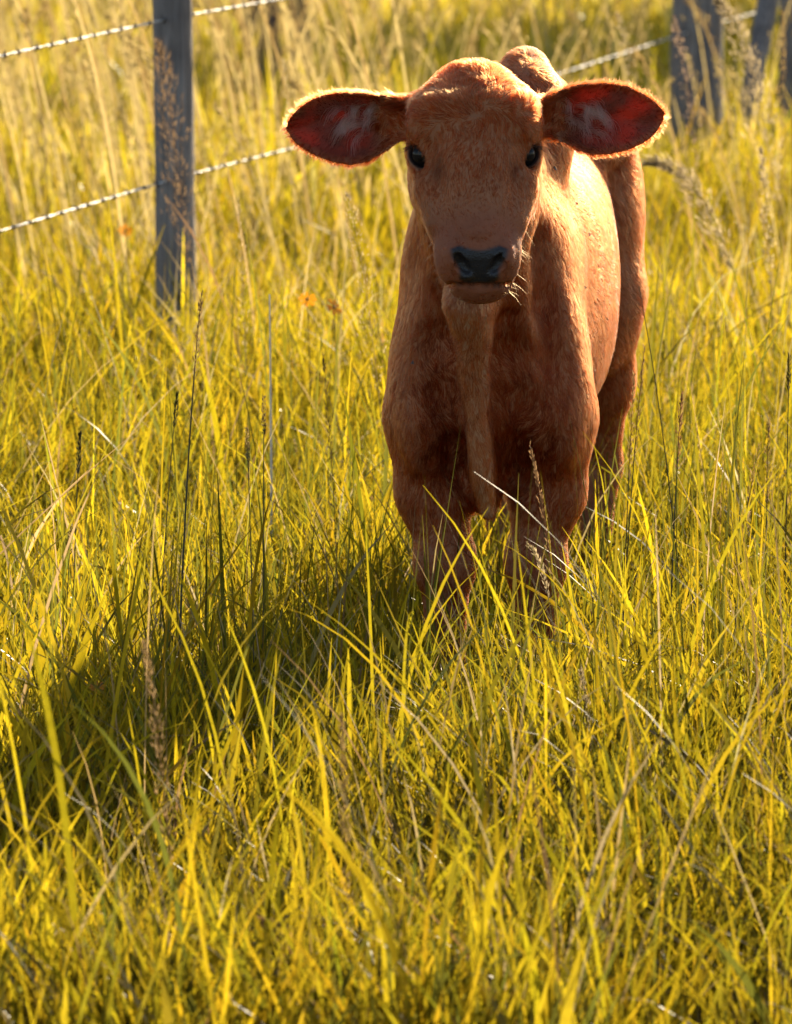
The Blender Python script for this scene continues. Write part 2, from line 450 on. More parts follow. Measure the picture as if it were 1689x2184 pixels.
    for a in range(3):
        b, c = (a + 1) % 3, (a + 2) % 3
        sh = [slice(1, -1)] * 3
        s0 = list(sh); s0[a] = slice(0, -1); s1 = list(sh); s1[a] = slice(1, None)
        A0, A1 = neg[tuple(s0)], neg[tuple(s1)]
        e = np.argwhere(A0 != A1); flip = A0[tuple(e.T)]
        off = np.array([1, 1, 1]); off[a] = 0
        g = e + off
        def cell(db, dc):
            q = g.copy(); q[:, b] -= db; q[:, c] -= dc; return idx[tuple(q.T)]
        Q = np.stack([cell(0, 0), cell(1, 0), cell(1, 1), cell(0, 1)], 1)
        Q[~flip] = Q[~flip][:, ::-1]
        quads.append(Q)
    Q = np.concatenate(quads)
    # light smoothing (Taubin)
    E = np.concatenate([Q[:, [0, 1]], Q[:, [1, 2]], Q[:, [2, 3]], Q[:, [3, 0]]]); E = np.concatenate([E, E[:, ::-1]])
    deg = np.bincount(E[:, 0], minlength=len(V)).astype(float)
    for lam in (0.5, -0.52, 0.5, -0.52):
        L = np.stack([np.bincount(E[:, 0], V[E[:, 1], i], minlength=len(V)) for i in range(3)], 1) / deg[:, None] - V
        V = V + lam * L
    # keep only the piece that is the calf
    return V, Q, dict(EARS=EARS, EYE=eyes, MOUTH=MOUTH, NOSE=NOSE, H=H, HO=HO, HA=HA, HR=HR, HN=HN, DL=dl)

def coat_materials():
    m = NT('calf_hide')
    coat = m.attr('coat'); ear = m.attr('thin'); wet = m.attr('wet')
    tc = m.n('ShaderNodeTexCoord')
    n = m.noise(140.0, 5, tc.outputs['Object']); n2 = m.noise(18.0, 3, tc.outputs['Object'])
    v = m.ramp(n.outputs['Fac'], [(0.25, (0.88, 0.87, 0.86)), (0.75, (1.05, 1.05, 1.05))])
    v2 = m.ramp(n2.outputs['Fac'], [(0.3, (0.85, 0.83, 0.80)), (0.7, (1.08, 1.08, 1.08))])
    c = m.mixc(1.0, m.mixc(1.0, coat.outputs['Color'], v.outputs['Color'], 'MULTIPLY'), v2.outputs['Color'], 'MULTIPLY')
    mr = m.n('ShaderNodeMapRange'); m.l(wet.outputs['Fac'], mr.inputs['Value'])
    mr.inputs['To Min'].default_value = 0.75; mr.inputs['To Max'].default_value = 0.34
    bp = m.n('ShaderNodeBump'); ws = m.n('ShaderNodeMath', operation='MULTIPLY'); m.l(wet.outputs['Fac'], ws.inputs[0]); ws.inputs[1].default_value = 0.4; m.l(ws.outputs[0], bp.inputs['Strength']); bp.inputs['Distance'].default_value = 0.002
    vor = m.n('ShaderNodeTexVoronoi'); vor.inputs['Scale'].default_value = 420; m.l(tc.outputs['Object'], vor.inputs['Vector'])
    m.l(vor.outputs['Distance'], bp.inputs['Height'])
    p = m.princ(**{'Base Color': c, 'Roughness': mr.outputs[0], 'Specular IOR Level': 0.3})
    m.l(bp.outputs['Normal'], p.inputs['Normal'])
    t = m.n('ShaderNodeBsdfTranslucent'); t.inputs['Color'].default_value = (0.80, 0.145, 0.035, 1)
    mul = m.n('ShaderNodeMath', operation='MULTIPLY'); nv = m.noise(26.0, 4, tc.outputs['Object']); rv = m.n('ShaderNodeMapRange'); m.l(nv.outputs['Fac'], rv.inputs['Value'])
    rv.inputs['From Min'].default_value = 0.38; rv.inputs['From Max'].default_value = 0.66; rv.inputs['To Min'].default_value = 0.05; rv.inputs['To Max'].default_value = 0.27
    m.l(ear.outputs['Fac'], mul.inputs[0]); m.l(rv.outputs[0], mul.inputs[1])
    hide = m.surf(m.mixs(mul.outputs[0], p.outputs['BSDF'], t.outputs['BSDF']))
    m = NT('calf_hair')
    a = m.attr('coat')
    h = m.n('ShaderNodeBsdfHairPrincipled'); h.model = 'CHIANG'; h.parametrization = 'COLOR'
    m.l(a.outputs['Color'], h.inputs['Color'])
    h.inputs['Roughness'].default_value = 0.36; h.inputs['Radial Roughness'].default_value = 0.52
    h.inputs['Random Roughness'].default_value = 0.2; h.inputs['IOR'].default_value = 1.20
    hair = m.surf(h.outputs['BSDF'])
    m = NT('eye_dark')
    p = m.princ(**{'Base Color': (0.008, 0.006, 0.006), 'Roughness': 0.12, 'Specular IOR Level': 0.25})
    eye = m.surf(p.outputs['BSDF'])
    return hide, hair, eye

HIDE, HAIR, EYEM = coat_materials()

def hair_object(name, P, rad, col, parent):
    """P: (n, k, 3) strand points"""
    n, k = P.shape[:2]
    hc = bpy.data.hair_curves.new(name)
    hc.add_curves([k] * n)
    hc.points.foreach_set('position', np.ascontiguousarray(P, np.float32).ravel())
    a = hc.attributes.get('radius') or hc.attributes.new('radius', 'FLOAT', 'POINT')
    a.data.foreach_set('value', np.broadcast_to(rad, (n, k)).astype(np.float32).ravel())
    c = hc.attributes.new('coat', 'FLOAT_COLOR', 'CURVE')
    cc = np.ones((n, 4), np.float32); cc[:, :3] = col
    c.data.foreach_set('color', cc.ravel())
    hc.materials.append(HAIR)
    o = bpy.data.objects.new(name, hc); COL.objects.link(o); o.parent = parent
    return o

def nrm(v): return v / (np.linalg.norm(v, axis=-1, keepdims=True) + 1e-9)
def sstep(a, b, x): t = np.clip((x - a) / (b - a), 0, 1); return t * t * (3 - 2 * t)

calf = empty('calf', (CX, CALF_Y, 0))
tag(calf, 'reddish brown calf with wide ears standing in tall grass, facing the camera', 'calf')
CV, CQ, CI = build_calf()

def ear_masks(P):
    thin = np.zeros(len(P)); inner = np.zeros(len(P)); edge = np.zeros(len(P)); dirs = np.zeros((len(P), 3))
    for parts, L, e1, e2, e3, pb, s in CI['EARS']:
        a, rel, w, out = parts(P[:, 0], P[:, 1], P[:, 2])
        on = (np.abs(w) < 0.009) & (out < 0.006) & (a > 0.012)
        f = on * sstep(0.012, 0.06, a)
        thin = np.maximum(thin, f)
        inner = np.maximum(inner, f * (w > 0.0) * sstep(-0.002, -0.014, out))
        ed = on * sstep(-0.022, -0.002, out)
        edge = np.maximum(edge, ed)
        d = nrm(e1 * (0.25 + 1.2 * np.clip(a / L - 0.55, 0, 1))[:, None] + e2 * np.clip(rel, -1, 1)[:, None])
        dirs[on] = d[on]
    return thin, inner, edge, dirs

def coat_colour(P):
    """the calf's own colouring in its own space"""
    n = len(P); x, y, z = P.T
    base = np.tile(np.array([0.340, 0.130, 0.058]), (n, 1))
    H0, HA, HR, HN = CI['HO'], CI['HA'], CI['HR'], CI['HN']
    q = P - H0; r, a, nn = q @ HR, q @ HA, q @ HN
    def blend(mask, col):
        nonlocal base
        base = base * (1 - mask[:, None]) + np.array(col) * mask[:, None]
    # paler dewlap, throat and inside of the legs
    dl = np.array(CI['DL'])
    xd = np.interp(-z, -dl[:, 2], dl[:, 0]); wd_ = np.interp(z, [0.3, 0.55, 0.64], [0.020, 0.022, 0.036])
    f = np.exp(-((x - xd) / wd_) ** 2) * sstep(-0.06, -0.12, y) * sstep(0.66, 0.60, z) * sstep(-0.30, -0.22, y)
    blend(f * (0.5 + 0.4 * vnoise(x * 60, z * 22, 51)), (0.52, 0.29, 0.16))
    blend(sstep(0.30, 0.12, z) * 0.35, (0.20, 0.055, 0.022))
    # head: redder muzzle, darker poll, tear marks
    head = sstep(-0.09, -0.14, y) * (np.abs(r) < 0.115) * (z > 0.58) * sstep(-0.17, -0.14, nn) * sstep(0.36, 0.33, a)
    blend(head * sstep(0.20, 0.25, a) * 0.8, (0.26, 0.075, 0.034))
    blend(head * sstep(0.01, -0.04, a) * 0.7, (0.27, 0.080, 0.026))
    for s in (-1, 1):
        c = H0 + HR * s * 0.054 + HA * 0.156 + HN * 0.010
        blend(np.exp(-(((P - c) / np.array([0.012, 0.03, 0.018])) ** 2).sum(1)) * 0.8, (0.085, 0.030, 0.014))
    for e in CI['EYE']:
        d = np.sqrt(((P - e) ** 2).sum(1)); blend(sstep(0.0238, 0.0216, d), (0.030, 0.014, 0.010))
    # hooves
    blend(sstep(0.062, 0.050, z), (0.030, 0.022, 0.018))
    # nose leather
    N = CI['NOSE']; dx = x - N[0]; dz = z - N[2]
    half = np.interp(dz, [-0.030, -0.022, -0.008, 0.010, 0.021, 0.026], [0.020, 0.028, 0.028, 0.039, 0.040, 0.028])
    top = 0.023 - 0.004 * np.cos(np.clip(dx / 0.03, -1.2, 1.2) * 2.4)
    front = (y < N[1] + 0.045)
    wet = sstep(0.004, -0.004, np.abs(dx) - half) * sstep(0.003, -0.003, dz - top) * sstep(-0.031, -0.027, dz) * front
    blend(wet, (0.030, 0.026, 0.026))
    mo = np.array(CI['MOUTH']); dm = np.min(np.sqrt(((P[:, None] - np.concatenate([mo[:-1] * (1 - t) + mo[1:] * t for t in (0, .33, .66)])[None]) ** 2).sum(2)), 1) if n < 300000 else np.full(n, 9.0)
    blend(sstep(0.0085, 0.004, dm), (0.03, 0.018, 0.014))
    thin, inner, edge, dirs = ear_masks(P)
    blend(inner * 0.9, (0.12, 0.030, 0.018))
    blend(np.clip(thin - inner, 0, 1) * 0.4, (0.30, 0.10, 0.04))
    return base, thin, inner, edge, dirs, wet, head, (r, a, nn), dm

def build_calf_objects():
    V, Q = CV, CQ
    # one connected surface only
    body = mesh_np('body', V, Q, HIDE, calf)
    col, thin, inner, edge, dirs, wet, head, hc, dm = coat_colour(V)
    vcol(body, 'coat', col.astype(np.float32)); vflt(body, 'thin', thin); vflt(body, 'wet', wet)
    # eyes
    for s, e in zip((-1, 1), CI['EYE']):
        bpy_me = []
        nu, nv = 24, 16
        vs, fs = [], []
        for i in range(nv + 1):
            th = math.pi * i / nv
            for j in range(nu):
                ph = 2 * math.pi * j / nu
                vs.append((0.0186 * math.sin(th) * math.cos(ph), 0.0186 * math.sin(th) * math.sin(ph), 0.0196 * math.cos(th)))
        for i in range(nv):
            for j in range(nu):
                fs.append((i * nu + j, (i + 1) * nu + j, (i + 1) * nu + (j + 1) % nu, i * nu + (j + 1) % nu))
        o = mesh_np('eye', vs, fs, EYEM, calf); o.location = e
    # ---- coat of short hair
    tri = np.concatenate([Q[:, [0, 1, 2]], Q[:, [0, 2, 3]]])
    p0, p1, p2 = V[tri[:, 0]], V[tri[:, 1]], V[tri[:, 2]]
    cr = np.cross(p1 - p0, p2 - p0); ar = np.linalg.norm(cr, axis=1) / 2
    vn = np.zeros_like(V)
    for i in range(3):
        for c in range(3): vn[:, c] += np.bincount(tri[:, i], cr[:, c], minlength=len(V))
    vn = nrm(vn)
    cen = (p0 + p1 + p2) / 3
    wgt = ar * np.where(cen[:, 1] < 0.05, 1.6, 1.0) * np.where(cen[:, 2] < 0.06, 0.15, 1.0) * np.where(cen[:, 2] > 0.9, 1.3, 1.0)
    N = 430000
    pick = np.searchsorted(np.cumsum(wgt) / wgt.sum(), rng.random(N))
    b = rng.random((N, 2)); fl = b.sum(1) > 1; b[fl] = 1 - b[fl]
    T = tri[np.clip(pick, 0, len(tri) - 1)]
    w = np.stack([1 - b.sum(1), b[:, 0], b[:, 1]], 1)
    P = (V[T] * w[:, :, None]).sum(1); n = nrm((vn[T] * w[:, :, None]).sum(1))
    c = (col[T] * w[:, :, None]).sum(1)
    th, inn, ed = [(q[T] * w).sum(1) for q in (thin, inner, edge)]
    wt = (wet[T] * w).sum(1); hd = (head[T] * w).sum(1); dmm = (dm[T] * w).sum(1)
    dE = dirs[T].sum(1)
    x, y, z = P.T
    H0, HA, HR, HN = CI['HO'], CI['HA'], CI['HR'], CI['HN']
    q = P - H0; r, a, nn = q @ HR, q @ HA, q @ HN
    eyed = np.min([np.sqrt(((P - e) ** 2).sum(1)) for e in CI['EYE']], axis=0)
    keep = (wt < 0.4) & (eyed > 0.0228) & (dmm > 0.005)
    # combing
    comb = np.tile(np.array([0.0, 0.35, -0.93]), (N, 1))
    side = np.clip(x / 0.15, -1, 1)
    comb[:, 0] += -0.25 * side * sstep(-0.02, -0.10, y)
    fl = sstep(0.05, 0.2, y); comb[:, 1] += 0.6 * fl
    wh = H0 + HA * 0.085 + HN * 0.03
    dw = P - wh; dw[:, 1] *= 0.4
    up = sstep(0.11, 0.06, a)
    hcomb = nrm(nrm(dw) * (0.35 + 0.5 * up)[:, None] + HA * (1 - 1.6 * up)[:, None] + HR * (0.35 * np.sign(r) * up)[:, None])
    comb = comb * (1 - hd)[:, None] + hcomb * hd[:, None]
    # waviness
    w1 = vnoise(x * 38 + y * 20, z * 38, 11) - 0.5; w2 = vnoise(z * 30 + 9, x * 30 + y * 26, 12) - 0.5; w3 = vnoise(y * 34 + 3, z * 20 + x * 34, 13) - 0.5
    comb += np.stack([w1, w2 * 0.6, w3], 1) * (1.3 + 1.2 * hd * up)[:, None]
    isear = th > 0.25
    comb[isear] = dE[isear] + rng.normal(0, 0.25, (isear.sum(), 3))
    comb += rng.normal(0, 0.08, (N, 3))
    cs = np.where(hd > 0.5, 0.0065, 0.0085)[:, None]
    warp = np.stack([vnoise(z * 70, x * 70 + y * 50, 91), vnoise(x * 70, z * 70 + y * 40, 92), vnoise(x * 70 + y * 60, z * 50, 93)], 1) - 0.5
    cellc = np.floor((P + warp * 0.022) / (cs * np.array([1.0, 1.0, 1.5])) + 0.8 * (rng.random((N, 3)) - 0.5)).astype(np.int64)
    key = (cellc[:, 0] + 4096) * 67108864 + (cellc[:, 1] + 4096) * 8192 + (cellc[:, 2] + 2048)
    _, cid = np.unique(key, return_inverse=True); cid = cid.ravel(); nc_ = cid.max() + 1
    comb += rng.normal(0, 1, (nc_, 3))[cid] * np.where(hd > 0.5, 0.22, np.where(y > 0.02, 0.08, 0.16))[:, None]
    comb = nrm(comb - n * (comb * n).sum(1)[:, None])
    Lh = 0.0115 + 0.005 * vnoise(x * 14, z * 14 + y * 9, 21)
    Lh = np.where(hd > 0.5, 0.0105 + 0.007 * up + 0.006 * up * sstep(0.06, -0.03, a), Lh)
    mz = hd * sstep(0.13, 0.25, a); Lh = Lh * (1 - mz) + 0.0042 * mz
    Lh = np.where(z > 0.935, 0.012, Lh)                                   # hump tuft
    Lh = np.where(isear, 0.005 + 0.0065 * ed, Lh)
    Lh = np.where(isear & (inn > 0.5) & (ed < 0.3), 0.005, Lh)
    lg = sstep(0.40, 0.24, z); Lh = Lh * (1 - lg) + 0.0075 * lg
    Lh = Lh * rng.uniform(0.65, 1.3, N)
    lift = np.where(isear, 0.30 + 0.2 * rng.random(N), 0.20 + 0.16 * rng.random(N))
    lift = np.where((hd > 0.5) & (a < 0.03), lift + 0.25, lift); lift = np.where((hd < 0.5) & (y > 0.02) & ~isear, lift * 0.95, lift)
    k = 4
    tt = np.linspace(0, 1, k)[None, :, None]
    S = P[:, None] - n[:, None] * 0.0008 + Lh[:, None, None] * (comb[:, None] * (tt * 0.55 + tt ** 2 * 0.45) + n[:, None] * lift[:, None, None] * (tt * 1.5 - tt ** 2 * 0.7))
    cntc = np.bincount(cid, minlength=nc_).astype(float)
    tipm = np.stack([np.bincount(cid, S[:, -1, q], minlength=nc_) for q in range(3)], 1) / cntc[:, None]
    pull = np.where(isear, 0.2, np.where(y > 0.02, 0.4, 0.5))[:, None, None] * tt ** 1.5
    S = S + (tipm[cid][:, None] - S[:, -1:]) * pull
    rad = np.array([0.00026, 0.00024, 0.00018, 0.00005])
    cr_ = rng.random(nc_)[cid]
    hcol = c * np.array([0.56, 0.265, 0.155]) * (1 + 0.42 * hd)[:, None] * rng.uniform(0.7, 1.3, (N, 1)) * (0.55 + 0.9 * cr_)[:, None] * (0.8 + 0.4 * vnoise(x * 16 + y * 7, z * 16, 61))[:, None]  # head hairs lightened: fill light on the shaded face put into the colour
    pale = rng.random(N) < 0.06
    hcol[pale] = hcol[pale] * 0.6 + np.array([0.30, 0.12, 0.05]) * 0.4
    dl = np.array(CI['DL'])
    keep &= ~(isear & (inn > 0.5) & (rng.random(N) < 0.45))
    o = hair_object('fur', S[keep], rad, np.clip(hcol[keep], 0, 0.95), calf)
    tag(o, kind='stuff')
    # ---- long hairs: ear tufts, chin whiskers, lashes
    def strands(name, roots, d0, d1, L, rad0, colr, jit=0.12, k=7):
        n_ = len(roots); t = np.linspace(0, 1, k)[None, :, None]
        LL = (L * rng.uniform(0.6, 1.15, n_))[:, None, None]
        D0 = nrm(np.broadcast_to(d0, (n_, 3)) + rng.normal(0, jit, (n_, 3))); D1 = nrm(np.broadcast_to(d1, (n_, 3)) + rng.normal(0, jit, (n_, 3)))
        S = roots[:, None] + LL * (D0[:, None] * (t - t * t * 0.5) + D1[:, None] * t * t * 0.5)
        rr = rad0 * np.array([1, 1, 0.95, 0.85, 0.7, 0.45, 0.15])[:k]
        cc = np.array(colr) * rng.uniform(0.7, 1.25, (n_, 1))
        return hair_object(name, S, rr, np.clip(cc, 0, 0.95), calf)
    for parts, L, e1, e2, e3, pb, s in CI['EARS']:
        n_ = 12 * 40
        lk = np.repeat(np.arange(12), 40)
        al = rng.uniform(0.030, 0.088, 12)[lk] + rng.normal(0, 0.003, n_); qv = (rng.uniform(-0.022, 0.026, 12))[lk] + rng.normal(0, 0.003, n_)
        roots = pb + e1 * al[:, None] + e2 * qv[:, None] + e3 * (-0.016 + 0.012 * rng.random((n_, 1)))
        jl = rng.normal(0, 0.22, (12, 3))[lk]
        strands('ear_hair', roots, e1 * 0.7 + e2 * 0.15 + e3 * 0.75 + jl, e1 * 0.10 - e2 * 1.2 + e3 * 0.10 + jl, 0.052, 0.00032, (0.62, 0.44, 0.31), 0.07)
    # whiskers: chin, lower lip and lip pads
    fr = V[(V[:, 1] < -0.20) & (np.abs((V - H0) @ HR) < 0.07)]
    fn = vn[(V[:, 1] < -0.20) & (np.abs((V - H0) @ HR) < 0.07)]
    ff = (fr - H0)
    m_ch = ((ff @ HA) > 0.215) & ((ff @ HN) < -0.055)
    ii = rng.choice(np.where(m_ch)[0], 150)
    strands('whiskers', fr[ii], nrm(fn[ii] + np.array([0, 0, -0.35])), nrm(fn[ii] * 0.8 + np.array([0.05, 0.05, -0.6])), 0.024, 0.00009, (0.26, 0.11, 0.035), 0.32)
    for s, e in zip((-1, 1), CI['EYE']):
        n_ = 46; t = np.linspace(0, 1, n_)
        roots = e + np.stack([s * (-0.009 + 0.025 * t), -0.0160 + 0.013 * t ** 2, 0.0145 - 0.006 * t ** 2 + 0.002 * np.sin(t * 3)], 1)
        strands('eyelashes', roots, np.array([s * 0.75, -0.55, 0.05]), np.array([s * 0.85, -0.3, -0.45]), 0.026, 0.00028, (0.02, 0.012, 0.008), 0.12)
build_calf_objects()

# ------------------------------------------------------------------ flies resting on the coat
m = NT('fly_body'); FLYM = m.surf(m.princ(**{'Base Color': (0.012, 0.011, 0.010), 'Roughness': 0.4}).outputs['BSDF'])
m = NT('fly_wing'); FLYW = m.surf(m.princ(**{'Base Color': (0.10, 0.09, 0.08), 'Roughness': 0.3}).outputs['BSDF'])
def build_flies():
    Wp = CV + np.array([CX, CALF_Y, 0.0]) - np.array([0, 0, CAM_H])
    F = np.array([0, math.cos(PITCH), -math.sin(PITCH)]); U = np.array([0, math.sin(PITCH), math.cos(PITCH)])
    dep = Wp @ F; pu = 844.5 + FOC * Wp[:, 0] / dep; pv = 1091.5 - FOC * (Wp @ U) / dep
    rg = np.random.default_rng(4)
    th = np.linspace(0, math.pi, 6); ph = np.linspace(0, 2 * math.pi, 7)[:-1]
    bv = [(0.0011 * math.sin(a) * math.cos(q), 0.0030 * math.cos(a), 0.0011 * math.sin(a) * math.sin(q) + 0.0010) for a in th for q in ph]
    bf = [(i * 6 + j, i * 6 + (j + 1) % 6, (i + 1) * 6 + (j + 1) % 6, (i + 1) * 6 + j) for i in range(5) for j in range(6)]
    first = None
    for u, v, lb in ((1185, 362, 'tiny black fly on the sunlit neck just below the ear'), (1233, 433, 'tiny black fly on the bright shoulder, second from the ear'),
                     (1228, 470, 'tiny black fly on the bright shoulder, third from the ear'), (1259, 496, 'tiny black fly on the sunlit flank nearest the thigh, fourth from the ear'),
                     (1247, 532, 'tiny black fly on the sunlit flank, fifth from the ear'), (1250, 607, 'tiny black fly halfway down the lit shoulder edge'),
                     (1299, 683, 'lowest tiny black fly, on the side of the belly'), (875, 774, 'tiny black fly alone on the shaded chest')):
        k = np.where((np.abs(pu - u) < 5) & (np.abs(pv - v) < 5))[0]
        if not len(k): continue
        p = CV[k[np.argmin(dep[k])]]
        e = empty('fly', (p[0] + CX, p[1] + CALF_Y - 0.006, p[2] + 0.001)); tag(e, lb, 'fly', 'flies on the calf')
        e.rotation_euler = (1.1 + rg.normal(0, 0.2), rg.normal(0, 0.3), rg.normal(0, 0.5))
        if first is None:
            first = [mesh_np('body', bv, bf, FLYM, e).data]
            for s_ in (-1, 1):
                wv = np.array([(0, 0.001, 0.002), (s_ * 0.0016, -0.001, 0.0022), (s_ * 0.0022, -0.0042, 0.0020), (s_ * 0.0006, -0.0040, 0.0024)])
                first.append(mesh_np('wing', wv, [(0, 1, 2, 3)], FLYW, e).data)
        else:
            for d, nm in zip(first, ('body', 'wing', 'wing')):
                o = bpy.data.objects.new(nm, d); COL.objects.link(o); o.parent = e
build_flies()


# ------------------------------------------------------------------ wire fence
def tube(pts, rads, nseg=8, close=True):
    pts = np.asarray(pts, float); n = len(pts); rads = np.broadcast_to(rads, (n,))
    d = np.gradient(pts, axis=0); d = d / np.linalg.norm(d, axis=1, keepdims=True)
    ref = np.array([0, 0, 1.0]) if abs(d[0][2]) < 0.9 else np.array([1.0, 0, 0])
    V = []
    for i in range(n):
        a = np.cross(d[i], ref); a /= np.linalg.norm(a); b = np.cross(d[i], a)
        for j in range(nseg):
            t = 2 * math.pi * j / nseg; V.append(pts[i] + rads[i] * (a * math.cos(t) + b * math.sin(t)))
    F = [(i * nseg + j, i * nseg + (j + 1) % nseg, (i + 1) * nseg + (j + 1) % nseg, (i + 1) * nseg + j) for i in range(n - 1) for j in range(nseg)]
    if close:
        for e in (0, n - 1):
            V.append(pts[e]); c = len(V) - 1
            for j in range(0, nseg, 1):
                a, b = e * nseg + j, e * nseg + (j + 1) % nseg
                F.append((c, b, a, a) if e == 0 else (c, a, b, b))
    return np.array(V), F

def mesh_poly(name, V, F, mat, parent=None, smooth=True):
    me = bpy.data.meshes.new(name)
    F = [tuple(dict.fromkeys(int(q) for q in f)) for f in F]
    me.from_pydata([tuple(v) for v in V], [], F); me.update()
    if smooth: me.polygons.foreach_set('use_smooth', np.ones(len(me.polygons), bool))
    me.materials.append(mat)
    o = bpy.data.objects.new(name, me); COL.objects.link(o)
    if parent: o.parent = parent
    return o

def wood_mat(name, a, b):
    m = NT(name); tc = m.n('ShaderNodeTexCoord')
    mp = m.n('ShaderNodeMapping'); mp.inputs['Scale'].default_value = (1, 1, 0.045); m.l(tc.outputs['Object'], mp.inputs['Vector'])
    g = m.noise(130.0, 8, mp.outputs['Vector']); n2 = m.noise(9.0, 4, tc.outputs['Object'])
    g.inputs['Distortion'].default_value = 0.6
    c = m.ramp(g.outputs['Fac'], [(0.30, a), (0.70, b)])
    c2 = m.ramp(n2.outputs['Fac'], [(0.3, (0.6, 0.58, 0.58)), (0.7, (1.1, 1.1, 1.1))])
    col = m.mixc(1.0, c.outputs['Color'], c2.outputs['Color'], 'MULTIPLY')
    bp = m.n('ShaderNodeBump'); bp.inputs['Strength'].default_value = 0.9; bp.inputs['Distance'].default_value = 0.004
    m.l(g.outputs['Fac'], bp.inputs['Height'])
    p = m.princ(**{'Base Color': col, 'Roughness': 0.85}); m.l(bp.outputs['Normal'], p.inputs['Normal'])
    return m.surf(p.outputs['BSDF'])

POSTM = wood_mat('weathered_grey_wood', (0.13, 0.105, 0.090), (0.36, 0.30, 0.26))
STUMPM = wood_mat('brown_bark', (0.09, 0.05, 0.03), (0.26, 0.15, 0.09))
m = NT('galvanised_wire')
tcw = m.n('ShaderNodeTexCoord'); nw = m.noise(14.0, 3, tcw.outputs['Object'])
cw = m.ramp(nw.outputs['Fac'], [(0.35, (0.30, 0.28, 0.26)), (0.6, (0.60, 0.59, 0.57))])
WIREM = m.surf(m.princ(**{'Base Color': cw.outputs['Color'], 'Metallic': 0.15, 'Roughness': 0.55}).outputs['BSDF'])
m = NT('rusted_barb'); BARBM = m.surf(m.princ(**{'Base Color': (0.05, 0.04, 0.035), 'Metallic': 0.4, 'Roughness': 0.6}).outputs['BSDF'])

def post_mesh(name, base, r, h, lean=(0, 0), seed=0, mat=POSTM, parent=None, top_cut=0.0, flat=0.0):
    """a rough round timber post: uneven outline, checks, sawn top"""
    rg = np.random.default_rng(seed); ns, nz = 22, 26
    zs = np.linspace(-0.15, h, nz); V = []; F = []
    for i, z in enumerate(zs):
        for j in range(ns):
            t = 2 * math.pi * j / ns
            rr = r * (1 + 0.05 * math.sin(2 * t + seed) + 0.03 * math.sin(5 * t + 2 * seed + z * 2) + 0.018 * rg.normal() - 0.06 * z / h)
            if flat: rr = min(rr, r * 1.02 / max(abs(math.cos(t)), abs(math.sin(t)), 1e-3) * (1 - flat * 0.02))
            if j % 7 == 3: rr *= 0.90
            zz = z + (top_cut * math.cos(t) * r if i == nz - 1 else 0)
            V.append((lean[0] * z + rr * math.cos(t), lean[1] * z + rr * math.sin(t), zz))
    for i in range(nz - 1):
        for j in range(ns): F.append((i * ns + j, i * ns + (j + 1) % ns, (i + 1) * ns + (j + 1) % ns, (i + 1) * ns + j))
    c = len(V); V.append((lean[0] * h, lean[1] * h, h + 0.004))
    for j in range(ns): F.append(((nz - 1) * ns + j, (nz - 1) * ns + (j + 1) % ns, c))
    o = mesh_poly(name, V, F, mat, parent); o.location = base
    return o

